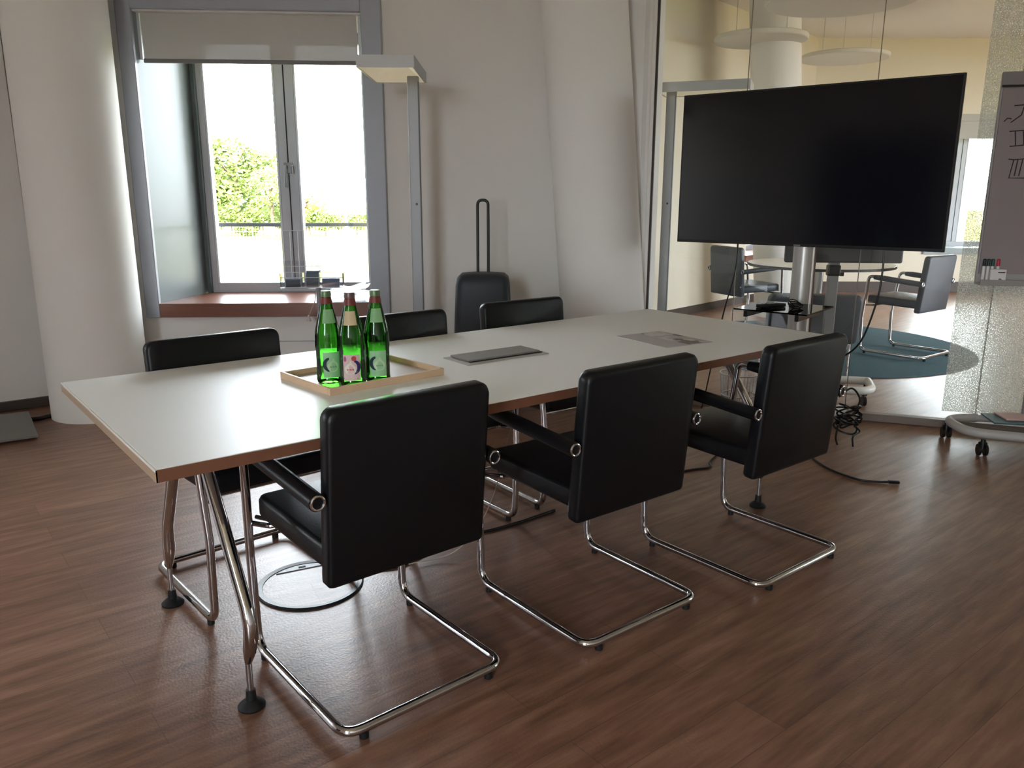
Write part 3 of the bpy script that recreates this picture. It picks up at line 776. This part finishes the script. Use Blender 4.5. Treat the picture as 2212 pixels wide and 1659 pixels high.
cable([stp(.44, .03, 1.05), stp(.445, .03, .92), stp(.43, .035, .75), stp(.36, .05, .52), stp(.22, .07, .40), stp (.10, .072, .36)], .0052, 'thick black cable hanging from the right part of the television')
cable([stp(.068, .112, 1.04), stp(.07, .112, .80), stp(.075, .112, .55), stp(.08, .11, .2)], .0045, 'brown cable running down along the silver pole', mat('cable_brown', (84, 60, 52), .5))
# bundle hanging beside the stand base
bm = BM(); pts = []
for k in range(150):
    a = k*.33; pts.append((.055*math.cos(a)*(1+.3*math.sin(k*.37)), .03*math.sin(a*1.1), .16+.05*math.sin(a*.53)+.03*math.sin(k*.11)))
tube(bm, pts, .005, 6)
tube(bm, smooth_path([(.02, 0, .18), (.045, .0, .26), (.0, .0, .32), (-.06, 0, .27)]), .005, 8)
tube(bm, smooth_path([(.03, 0, .12), (.06, .0, .09), (.03, .0, .06), (.035, 0, .005)]), .005, 8)
tube(bm, smooth_path([(-.05, 0, .12), (-.055, 0, .05), (-.04, .02, .006)]), .005, 8)
o = finish('cable_bundle', bm, BLACKP, smooth=True); o.location = (3.50, .365, 0); o.rotation_euler = (0, 0, R(-50)); tag(o, 'tangled bundle of black cables at the foot of the television stand', 'cable')
def plug(bm): box(bm, (3.15, -.065, .009), (.05, .018, .014), .003, 1, Matrix.Rotation(R(-48), 3, 'Z'))
cable([(3.38, .55, .006), (3.19, .37, .006), (3.09, .22, .006), (3.06, .07, .006), (3.10, -.01, .006), (3.15, -.06, .008)], .0055, 'black cable with a plug lying on the floor right of the chairs', extra=plug)
cable([(1.70, .66, .005), (1.50, .655, .005), (1.36, .665, .005), (1.20, .70, .005), (.95, .62, .005), (.82, .66, .005)], .006, 'black cable on the floor under the middle of the table')
cable([(2.38, .66, .005), (2.55, .635, .005), (2.66, .60, .005), (2.74, .66, .005), (3.0, .75, .005)], .005, 'thin dark cable on the floor under the far end of the table')
cable([(1.30, .450, .70), (1.30, .45, .5), (1.22, .48, .2), (1.12, .55, .03), (.95, .60, .01)], .002, 'thin beige cable dropping from the tabletop flap to the floor', mat('cable_beige', (176, 160, 144), .5))

# ------------------------------------------------------------------ floor box under the table
fb = thing('floor_outlet', 'round floor outlet with black ring set in the floor under the table', 'floor outlet', (.618, .693, 0), R(-12))
bm = BM(); lathe(bm, [(.158, .0), (.158, .006), (.174, .008), (.178, .004), (.178, 0)], 48); finish('ring', bm, mat('outlet_ring', (32, 34, 38), .4), fb, smooth=True)
bm = BM(); lathe(bm, [(0, .004), (.157, .004), (.157, 0)], 48); finish('cover_disc', bm, FLOOR, fb)
bm = BM(); o_ = [(.15*math.cos(t), .15*math.sin(t)) for t in [R(52+76*i/14) for i in range(15)]]
prism(bm, o_, .004, .007); finish('cable_lid', bm, mat('outlet_lid', (118, 122, 130), .4), fb, label='grey cable lid')
bm = BM(); b2(bm, -.012, .012, .128, .136, .007, .009); finish('lid_slot', bm, RUBBER, fb)
# open floor panel by left wall
fp = thing('floor_duct_lid', 'grey open metal lid lying on the floor by the left wall', 'floor lid', (-.12, 3.42, 0), R(-3))
bm = BM(); box(bm, (0, -.02, .035), (.62, .46, .014), .002, 1, Matrix.Rotation(R(4), 3, 'X')); finish('lid_plate', bm, mat('lid_plate', (128, 126, 126), .5, metal=.2), fp)
bm = BM(); b2(bm, -.3, .3, .12, .24, .0, .02); b2(bm, -.3, .3, -.2, -.16, 0, .012); pieces('duct_opening', bm, RUBBER, fp)
bm = BM(); tube(bm, smooth_path([(.14, 3.62, .012), (.24, 3.58, .012), (.30, 3.60, .012), (.36, 3.56, .01)]), .012, 8)
o = finish('cable_stub', bm, RUBBER, smooth=True); tag(o, 'short black cable end beside the grey floor lid near the left column', 'cable')

# ------------------------------------------------------------------ floor lamps
def floor_lamp(loc, rz, label, hz=1.90, pole_xy=(.0, .26), lx=.285, ly=.58):
    t = thing('floor_lamp', label, 'lamp', loc, rz, group='flat-headed floor lamps')
    bm = BM(); h = .058; w = .008
    b2(bm, -lx/2, lx/2, -ly/2, -ly/2+w, hz, hz+h); b2(bm, -lx/2, lx/2, ly/2-w, ly/2, hz, hz+h); b2(bm, -lx/2, -lx/2+w, -ly/2+w, ly/2-w, hz, hz+h); b2(bm, lx/2-w, lx/2, -ly/2+w, ly/2-w, hz, hz+h)
    hd = finish('lamp_head', bm, LAMPW, t)
    bm = BM()
    # recessed reflector: sloping inner sheet
    a = [(-lx/2+w, -ly/2+w, hz+.004), (lx/2-w, -ly/2+w, hz+.004), (lx/2-w, ly/2-w, hz+.004), (-lx/2+w, ly/2-w, hz+.004)]
    c = [(-lx/2+.07, -ly/2+.07, hz+.05), (lx/2-.07, -ly/2+.07, hz+.05), (lx/2-.07, ly/2-.07, hz+.05), (-lx/2+.07, ly/2-.07, hz+.05)]
    va = [bm.verts.new(p) for p in a]; vc = [bm.verts.new(p) for p in c]
    for k in range(4): bm.faces.new((va[k], va[(k+1) % 4], vc[(k+1) % 4], vc[k]))
    bm.faces.new(vc); finish('reflector', bm, LAMPIN, hd, label='pale recessed reflector')
    px, py = pole_xy
    bm = BM(); b2(bm, px-.032, px+.032, py-.016, py+.016, .02, hz+.03, .006, 2); finish('pole', bm, ALU, t)
    bm = BM(); b2(bm, px+.026, px+.0322, py-.018, py-.0155, .02, hz); finish('pole_groove', bm, mat('groove', (96, 97, 100), .5), t)
    bm = BM(); tube(bm, [(px+.006, py-.0165, 1.245), (px+.006, py-.021, 1.245)], .007, 12); finish('dimmer_button', bm, BLACKP, t, label='small black dimmer button')
    bm = BM(); b2(bm, px-.16, px+.16, py-.2, py+.05, 0, .02, .004); finish('base', bm, LAMPW, t)
    return t
vdir = -YAW
floor_lamp((1.889, 2.187, 0), R(vdir), 'tall floor lamp with flat white rectangular head beside the window', pole_xy=(.075, .225), hz=1.905)
floor_lamp((3.87, 1.71, 0), R(-59+0), 'tall floor lamp with flat grey head behind the left end of the glass partition', pole_xy=(-.22, .04), lx=.56, ly=.29, hz=1.925)

# ------------------------------------------------------------------ suitcase
sc = thing('suitcase', 'dark upright trolley suitcase with its loop handle raised, against the wall', 'suitcase', (2.415, 2.118, 0), R(vdir))
bm = BM(); prof = []
rings = []
for z, hw, hd in ((.05, .168, .125), (.075, .176, .132), (.30, .174, .130), (.60, .166, .125), (.78, .158, .12), (.825, .150, .112), (.845, .128, .095), (.852, .08, .06)):
    rings.append([bm.verts.new((px_, py_, z)) for px_, py_ in rrect(2*hw, 2*hd, min(.045, hd*.7), 5)])
for a, b in zip(rings, rings[1:]):
    for k in range(len(a)): bm.faces.new((a[k], a[(k+1) % len(a)], b[(k+1) % len(a)], b[k]))
bm.faces.new(rings[0][::-1]); bm.faces.new(rings[-1]); finish('shell', bm, SUITC, sc, smooth=True, angle=60)
bm = BM(); tube(bm, fillet([(-.031, .02, .84), (-.031, .02, 1.268), (.031, .02, 1.268), (.031, .02, .84)], .031, 8), .0085, 12); finish('trolley_handle', bm, mat('handle_dark', (40, 46, 46), .4), sc, smooth=True)
for s in (-1, 1):
    for q in (-1, 1):
        bm = BM(); tube(bm, [(s*.13-.01, q*.09, .027), (s*.13+.01, q*.09, .027)], .027, 16); tube(bm, [(s*.13, q*.09, .03), (s*.13, q*.09, .06)], .01, 8); finish('wheel', bm, RUBBER, sc, smooth=True)

# ------------------------------------------------------------------ acrylic leaflet stand and things at the sill
Wp = lambda s, t, z: WW @ Vector((s, t, z))
ds = bpy.data.objects.new('leaflet_stand', None); COL.objects.link(ds); ds.matrix_world = WW @ Matrix.Translation((2.07, .12, 0))
tag(ds, 'clear acrylic leaflet stand on a grey post in front of the window sill', 'leaflet stand')
bm = BM(); tube(bm, [(0, 0, .010), (0, 0, .84)], .017, 16); finish('post', bm, ALU, ds, smooth=True)
bm = BM(); lathe(bm, [(0, 0), (.10, 0), (.10, .008), (.02, .012), (0, .012)], 32); finish('base_plate', bm, ALU, ds, smooth=True)
bm = BM(); b2(bm, -.162, .216, .020, .023, .738, .90); b2(bm, .066, .195, .0235, .026, .738, 1.085); b2(bm, -.162, .216, .02, .075, .735, .738)
for x in (-.162, -.022, .082, .216): b2(bm, x-.0015, x+.0015, .02, .075, .738, .83)
b2(bm, -.162, .216, .072, .075, .738, .80)
finish('acrylic_holder', bm, ACRYL, ds, label='clear acrylic leaflet holder')
bm = BM()
for z in (.80, .738): b2(bm, -.162, .216, .0755, .0785, z, z+.005)
b2(bm, -.10, .195, .0265, .029, .828, .832); b2(bm, -.03, .195, .0265, .029, .866, .870); b2(bm, .066, .195, .0265, .029, 1.082, 1.086)
for x, z1 in ((.192, 1.08), (.150, 1.08), (.103, 1.08), (.066, 1.08), (.214, .82), (-.164, .82), (-.024, .82)): b2(bm, x, x+.004, .0295, .032, .745, z1)
pieces('acrylic_edge', bm, mat('acrylic_edge', (222, 226, 232), .2, alpha=.8), ds, label='bright polished edges')
for k, (xa, xb, z1, col, lb) in enumerate(((.098, .186, .792, (66, 78, 92), 'dark blue leaflets in the left pocket of the acrylic stand'), (-.012, .062, .84, (84, 98, 112), 'grey-blue leaflets in the middle pocket of the acrylic stand'), (-.138, -.034, .795, (96, 112, 136), 'blue cards in the right pocket of the acrylic stand'))):
    bm = BM()
    for q in range(3): b2(bm, xa, xb, .032+q*.010, .041+q*.010, 0, z1-.739-q*.012*(k == 1))
    o = finish('leaflet_stack', bm, mat('leaf_%d' % k, col, .5)); o.matrix_world = WW @ Matrix.Translation((2.07, .12, .739)); tag(o, lb, 'leaflets', 'leaflets in the acrylic stand')
cp = bpy.data.objects.new('pull_cord', None); COL.objects.link(cp); cp.matrix_world = WW @ Matrix.Translation((2.135, .150, .53))
tag(cp, 'beige cord with bell-shaped pull hanging beside the leaflet stand post', 'cord')
bm = BM(); tube(bm, smooth_path([(-.048, 0, .19), (-.045, .0, .13), (-.026, .0, .08), (-.003, 0, .03)]), .0028, 8); finish('cord', bm, mat('cord_beige', (168, 156, 148), .7), cp, smooth=True)
bm = BM(); lathe(bm, [(0, .040), (.005, .038), (.014, .006), (.015, 0), (0, 0)], 16, (0, 0, -.005)); finish('cord_pull', bm, mat('cord_pull', (200, 186, 180), .5), cp, smooth=True)
# pile of plastic pockets on the sill
random.seed(3)
pp = thing('plastic_pocket_pile', 'untidy pile of clear plastic pockets on the window sill behind the bottles', 'plastic pockets', Wp(1.90, -.06, .627), R(145))
for k in range(7):
    bm = BM(); n = 14; w_, d_ = .27-.01*k, .20; vs = {}
    ox, oy, ph = random.uniform(-.015, .015), random.uniform(-.01, .01), random.uniform(0, 6)
    for i in range(n+1):
        for j in range(5):
            x = -w_/2+w_*i/n; y = -d_/2+d_*j/4
            vs[i, j] = bm.verts.new((x+ox, y+oy, .006+k*.014+.006*math.sin(x*30+ph)+.005*math.sin(y*25+ph*2)+.022*max(0, -x/.13)*k/6))
    for i in range(n):
        for j in range(4): bm.faces.new((vs[i, j], vs[i+1, j], vs[i+1, j+1], vs[i, j+1]))
    bmesh.ops.solidify(bm, geom=bm.faces[:], thickness=.0015)
    finish('pocket', bm, mat('pocket_plastic', (176, 178, 186), .25, alpha=.6), pp, smooth=True)

# ------------------------------------------------------------------ flip chart
fc = thing('flip_chart', 'mobile flip chart at the right edge with pens in its tray', 'flip chart', (4.128, .083, 0), R(-50))
LN = Matrix.Rotation(R(2), 4, 'X')
bm = BM(); b2(bm, 0, .70, 0, .02, .845, 1.895, .004); finish('board', bm, mat('board_frame', (168, 164, 162), .5), fc)
bm = BM(); b2(bm, .008, .692, -.006, 0, .90, 1.83); finish('paper_pad', bm, CHARTP, fc)
bm = BM(); b2(bm, -.004, .704, -.018, 0, 1.83, 1.895, .004); finish('clamp_bar', bm, mat('clamp_grey', (134, 128, 128), .45), fc)
bm = BM(); b2(bm, -.004, .704, -.02, -.0181, 1.822, 1.832); finish('clamp_edge', bm, RUBBER, fc)
bm = BM(); b2(bm, 0, .70, -.07, 0, .845, .857, .002); b2(bm, 0, .70, -.072, -.068, .845, .875, .001); finish('pen_tray', bm, mat('pen_tray', (150, 146, 142), .4), fc)
bm = BM()
def stroke(pts): tube(bm, [(x, -.007, z) for x, z in pts], .0028, 6)
stroke([(.068, 1.735), (.145, 1.74)]); stroke([(.115, 1.738), (.105, 1.69), (.062, 1.655)]); stroke([(.03, 1.66), (.045, 1.676), (.062, 1.672)])
stroke([(.062, 1.612), (.15, 1.618)]); stroke([(.088, 1.612), (.098, 1.545)]); stroke([(.125, 1.612), (.135, 1.55)]); stroke([(.072, 1.54), (.12, 1.543), (.15, 1.55)])
stroke([(.10, 1.475), (.16, 1.48)]); stroke([(.10, 1.475), (.088, 1.385), (.16, 1.385)]); stroke([(.118, 1.475), (.112, 1.395)]); stroke([(.14, 1.475), (.132, 1.395)]); stroke([(.075, 1.478), (.10, 1.475)])
pieces('handwriting', bm, mat('marker_ink', (52, 44, 48), .6), fc, label='hand-drawn marker strokes')
bm = BM()
for x in (.34, .42): tube(bm, [(x, .03, .10), (x, .03, .86), (x, .03, 1.2)], .014, 12)
pieces('upright', bm, ALU, fc, smooth=True)
bm = BM(); tube(bm, fillet([(.72, -.32, .105), (.35, -.33, .105), (-.03, -.25, .105), (-.06, .0, .105), (.12, .06, .105)], .14, 8), .024, 16)
finish('base_tube', bm, mat('base_grey', (176, 172, 168), .4), fc, smooth=True, label='curved light grey base tube')
for x, y in ((.035, -.305), (-.045, -.0), (.62, -.32), (.6, .03)):
    bm = BM()
    for q in (-.016, .016): tube(bm, [(x+q-.006, y, .03), (x+q+.006, y, .03)], .03, 18)
    tube(bm, [(x, y, .035), (x, y, .085)], .012, 10); box(bm, (x, y, .062), (.04, .02, .02), .004, 1)
    finish('caster', bm, BLACKP, fc, smooth=True)
bm = BM(); tube(bm, [(.10, .05, .105), (.62, .05, .105)], .02, 12); tube(bm, [(.34, .03, .105), (.34, .055, .105)], .014, 12); tube(bm, [(.42, .03, .105), (.42, .055, .105)], .014, 12); pieces('cross_tube', bm, mat('base_grey', (176, 172, 168), .4), fc, smooth=True)
FM = Matrix.Translation((4.128, .083, 0)) @ Matrix.Rotation(R(-50), 4, 'Z')
def fcp(x, y, z): v = FM @ Vector((x, y, z)); return (v.x, v.y, v.z)
for k, (x, colr, nm) in enumerate(((.022, (24, 26, 30), 'black-capped marker at the left end of the flip chart tray'), (.042, (26, 58, 52), 'green-capped marker, second from the left in the flip chart tray'), (.062, (30, 66, 60), 'dark green-capped marker, third in the flip chart tray'), (.088, (190, 44, 66), 'red-capped marker in the flip chart tray'))):
    t = thing('marker_pen', nm, 'pen', fcp(x, -.030, .8575), R(-50), 'marker pens in the flip chart tray')
    bm = BM(); tube(bm, [(0, 0, 0), (0, 0, .085)], .0078, 12); finish('barrel', bm, WHITEP, t, smooth=True)
    bm = BM(); tube(bm, [(0, 0, .085), (0, 0, .118), (0, 0, .122)], [.0085, .008, .005], 12); finish('pen_cap', bm, mat('pcap%d' % k, colr, .4), t, smooth=True)
eb = thing('eraser_box', 'white box with a black mark in front of the markers on the flip chart tray', 'box', fcp(.085, -.056, .8575), R(-50))
bm = BM(); b2(bm, -.04, .035, -.01, .01, 0, .072, .003); finish('carton', bm, WHITEP, eb)
bm = BM(); b2(bm, -.005, .028, -.0108, -.0098, .053, .058); b2(bm, .0, .014, -.0108, -.0098, .02, .024); pieces('printed_mark', bm, RUBBER, eb)
for k, (x, y, z, w_, d_, col, lb) in enumerate(((.38, -.06, .131, .50, .20, (64, 96, 108), 'teal folder lying on the flip chart base'), (.42, -.02, .140, .44, .14, (206, 168, 160), 'pale pink folder on top of the teal one on the flip chart base'))):
    bm = BM(); b2(bm, -w_/2, w_/2, -d_/2, d_/2, 0, .008, .001, 1); o = finish('folder', bm, mat('folder%d' % k, col, .5)); o.location = fcp(x, y, z); o.rotation_euler = (0, 0, R(-50+4*k)); tag(o, lb, 'folder', 'folders on the flip chart base')

# ------------------------------------------------------------------ neighbouring room
bm = BM(); lathe(bm, [(0, .010), (1.34, .010), (1.35, .006), (1.35, 0)], 96)
o = finish('round_rug', bm, RUG, smooth=True, angle=30); o.location = (6.03, 2.164, .001); tag(o, 'round teal rug on the floor behind the glass', 'rug')
rtb = thing('round_table', 'round pale table on the teal rug behind the glass', 'table', (5.98, 2.06, .012))
bm = BM(); lathe(bm, [(0, .70), (.58, .70), (.595, .705), (.60, .712), (.60, .718), (.595, .722), (0, .722)], 64); finish('tabletop', bm, LAMINATE, rtb, smooth=True)
bm = BM(); lathe(bm, [(.60, .698), (.603, .700), (.603, .719), (.60, .72)], 64); finish('table_rim', bm, mat('rim_dark', (58, 56, 54), .5), rtb, smooth=True)
bm = BM(); tube(bm, [(0, 0, .02), (0, 0, .70)], .035, 20); finish('column', bm, STEEL, rtb, smooth=True)
bm = BM(); lathe(bm, [(0, 0), (.30, 0), (.30, .012), (.06, .022), (0, .022)], 40); finish('foot_plate', bm, STEEL, rtb, smooth=True)
# low lounge chair, seen from behind
lc = thing('lounge_chair', 'low dark grey lounge chair seen from behind through the glass, left of the hanging cable', 'lounge chair', (4.60, 1.27, 0), R(-42))
bm = BM(); slab(bm, rrect(.62, .34, .04, 6), .10, .02, Matrix.Translation((0, -.0, .475)) @ Matrix.Rotation(R(6), 4, 'X')); finish('backrest', bm, mat('lounge_grey', (70, 74, 80), .55), lc, smooth=True, angle=50)
bm = BM(); slab(bm, rrect(.60, .34, .04, 6), .12, .02, Matrix.Translation((0, .22, .34)) @ Matrix.Rotation(R(90), 4, 'X')); finish('seat', bm, mat('lounge_grey', (70, 74, 80), .55), lc, smooth=True, angle=50)
for x in (-.27, .27):
    bm = BM(); tube(bm, fillet([(x, .02, .30), (x, .02, .013), (x, .30, .013), (x, .30, .30)], .04), .011, 10); finish('sled_leg', bm, CHROME, lc, smooth=True)
# second screen on rolling stand
ms = thing('monitor_stand', 'grey rolling monitor stand behind the glass, mostly hidden by the television', 'stand', (4.385, 1.03, 0), R(-44))
bm = BM(); b2(bm, -.032, .032, -.02, .02, .10, 1.36, .004); finish('post', bm, mat('post_grey', (134, 134, 134), .45, metal=.2), ms)
bm = BM(); b2(bm, -.04, .04, -.03, .03, .80, .87, .01); b2(bm, .035, .06, -.03, .02, .80, .825, .004); finish('clamp', bm, BLACKP, ms, label='black height clamp')
bm = BM(); tube(bm, fillet([(-.20, .10, .10), (-.14, -.20, .10), (.25, -.22, .10), (.31, .08, .10)], .14, 8), .026, 14); tube(bm, fillet([(-.20, .10, .10), (0.1, .10, .10), (.31, .08, .10)], .05), .026, 14); finish('base', bm, WHITEP, ms, smooth=True)
for x, y in ((-.18, .06), (.29, .06), (-.08, -.19), (.2, -.2)):
    bm = BM(); tube(bm, [(x-.012, y, .03), (x+.012, y, .03)], .03, 16); tube(bm, [(x, y, .03), (x, y, .08)], .009, 8); finish('caster', bm, BLACKP, ms, smooth=True)
mo = thing('monitor', 'dark screen on the grey stand behind the glass, hidden behind the television', 'monitor', (4.385, 1.03, .885), R(-44))
bm = BM(); b2(bm, -.32, .40, -.055, -.021, 0, .50, .012); finish('housing', bm, mat('monitor_grey', (74, 74, 76), .5), mo)
# wire waste basket
wbk = thing('waste_basket', 'round metal wire basket on the floor past the far end of the table', 'basket', (3.545, 1.085, 0))
bm = BM()
for z, r in ((.27, .115), (.004, .085), (.14, .10)): tube(bm, [(r*math.cos(2*PI*k/32), r*math.sin(2*PI*k/32), z) for k in range(32)], .004, 6, closed=True)
for k in range(36):
    a = 2*PI*k/36; tube(bm, [(.085*math.cos(a), .085*math.sin(a), .004), (.115*math.cos(a), .115*math.sin(a), .27)], .0015, 5)
finish('wire_mesh', bm, STEEL, wbk, smooth=True)
bm = BM(); lathe(bm, [(0, .002), (.083, .002), (.083, .005), (0, .005)], 32); finish('bottom', bm, STEEL, wbk)
# hanging acoustic discs
for (x, y), r, lb in (((5.86, 2.01), .58, 'large round ceiling disc hanging nearest, behind the glass'), ((6.78, 3.38), .45, 'round ceiling disc hanging at the left behind the glass'), ((8.42, 3.42), .47, 'round pale ceiling disc hanging farthest away behind the glass')):
    t = thing('ceiling_disc', lb, 'ceiling disc', (x, y, 2.78), 0, 'round discs hanging from the ceiling')
    bm = BM(); lathe(bm, [(0, 0), (r-.01, 0), (r, .008), (r, .042), (r-.01, .05), (0, .05)], 64); finish('panel', bm, mat('disc_white', (222, 218, 208), .8), t, smooth=True)
    for a in (.6, 2.7, 4.8):
        bm = BM(); tube(bm, [(r*.6*math.cos(a), r*.6*math.sin(a), .05), (r*.6*math.cos(a), r*.6*math.sin(a), CH-2.78)], .003, 6); finish('suspension_wire', bm, STEEL, t)

# ------------------------------------------------------------------ outside
rt_h, fw_h = Vector((.781, -.6245, 0)), Vector((.6245, .781, 0))
def LW(l, w, z=0): v = Vector((CX, CY, 0))+rt_h*l+fw_h*w; return Vector((v.x, v.y, z))
GZ = -3.0
bm = BM(); bmesh.ops.create_grid(bm, x_segments=40, y_segments=40, size=220)
o = finish('lawn', bm, GRASSD); o.location = (60, 90, GZ); tag(o, 'sunlit dry lawn outside the window', 'lawn'); o['kind'] = 'structure'
def foliage_bm(blobs, n, size, rnd):
    bm = BM()
    tot = sum(b[3]**2 for b in blobs)
    for cx_, cy_, cz_, r in blobs:
        k = int(n*r*r/tot)
        for _ in range(k):
            d = Vector((rnd.gauss(0, 1), rnd.gauss(0, 1), rnd.gauss(0, 1))).normalized()*r*rnd.uniform(.72, 1.08)
            p = Vector((cx_, cy_, cz_))+Vector((d.x, d.y, d.z*.9))
            a = Vector((rnd.gauss(0, 1), rnd.gauss(0, 1), rnd.gauss(0, .6))).normalized(); b = a.orthogonal().normalized(); s = size*rnd.uniform(.6, 1.3)
            vs = [bm.verts.new(p+a*s*u+b*s*v*.7) for u, v in ((-.5, -.35), (.1, -.5), (.6, 0), (.1, .5), (-.5, .35))]
            bm.faces.new(vs)
    return bm
def tree(l, w, top, r, label, seed, m=LEAF, n=5200, trunk=True, spread=1):
    rnd = random.Random(seed); b = LW(l, w, GZ); t = thing('leafy_tree', label, 'tree', b, 0)
    H = top-GZ; bl = [(0, 0, H-r, r*.8)]
    for k in range(9):
        a = rnd.uniform(0, 2*PI); q = rnd.uniform(.3, .85)*r*spread; bl.append((q*math.cos(a), q*math.sin(a), rnd.uniform(.30, .82)*H, r*rnd.uniform(.36, .55)))
    finish('foliage', foliage_bm(bl, n, r*.11, rnd), m, t)
    bm = BM(); tube(bm, [(0, 0, 0), (.1, 0, H*.4), (0, .1, H*.75)], [r*.09, r*.06, r*.03], 10)
    for k in range(4):
        a = k*1.6+.3; tube(bm, [(0, 0, H*(.3+.1*k)), (r*.5*math.cos(a), r*.5*math.sin(a), H*(.5+.1*k))], [r*.04, r*.015], 7)
    finish('trunk', bm, BARK, t, smooth=True)
tree(-32.2, 95, 8.9, 4.6, 'large bright green tree seen through the left window pane', 11)
tree(-23.7, 80, 4.66, 2.4, 'smaller green tree beside the large one, next to the window mullion', 12, n=2600)
tree(-24.8, 98, 2.5, 2.7, 'yellowish tree just right of the window mullion', 13, mat('leaf_yellow', (150, 150, 60), .6, noise=(.5, .3)), 2200)
rnd = random.Random(5)
hd = thing('hedge', 'long bright green hedge outside behind the lawn', 'hedge', LW(-24, 88, GZ), R(-38.6))
bl = [(-15+k*1.7+rnd.uniform(-.4, .4), rnd.uniform(-.5, .5), 1.2+rnd.uniform(0, 1.5), rnd.uniform(.9, 1.4)) for k in range(20)]
finish('foliage', foliage_bm(bl, 9000, .30, rnd), LEAF, hd)
bm = BM()
for k in range(20): tube(bm, [(-15+k*1.7, 0, 0), (-15+k*1.7, 0, 1.4)], .06, 6)
finish('stems', bm, BARK, hd)
fe = thing('metal_fence', 'pale metal fence along the far side of the lawn', 'fence', LW(-22.6, 75, GZ), R(-38.6))
for k in range(10):
    bm = BM(); tube(bm, [(-13.5+3*k, 0, 0), (-13.5+3*k, 0, 1.6)], .07, 8); finish('fence_post', bm, FENCEM, fe)
bm = BM()
for z in (.5, 1.0, 1.5): b2(bm, -13.5, 13.5, -.015, .015, z-.02, z+.02)
for k in range(91): b2(bm, -13.5+.3*k-.012, -13.5+.3*k+.012, -.01, .01, .1, 1.5)
finish('fence_mesh', bm, FENCEM, fe)
lp = thing('street_lamp', 'slim street lamp standing outside beyond the right window pane', 'street lamp', LW(-6.15, 30, GZ))
bm = BM(); tube(bm, [(0, 0, 0), (0, 0, 5.6)], [.07, .045], 12); finish('mast', bm, mat('mast_white', (210, 206, 196), .5), lp, smooth=True)
bm = BM(); b2(bm, -.28, .28, -.1, .1, 5.55, 5.68, .02); b2(bm, -.07, .07, -.07, .07, 5.3, 5.56, .02); finish('lamp_head', bm, mat('mast_head', (120, 122, 128), .5), lp)
bm = BM()
b2(bm, -8, 8, -3, 3, 0, 3.2); prism(bm, [(-8.2, -3.2), (8.2, -3.2), (8.2, 3.2), (-8.2, 3.2)], 3.2, 3.4)
o = finish('low_building', bm, mat('far_building', (214, 206, 190), .8)); o.location = LW(-18, 150, GZ); o.rotation_euler = (0, 0, R(-38)); tag(o, 'low pale building in the distance beyond the hedge', 'building')
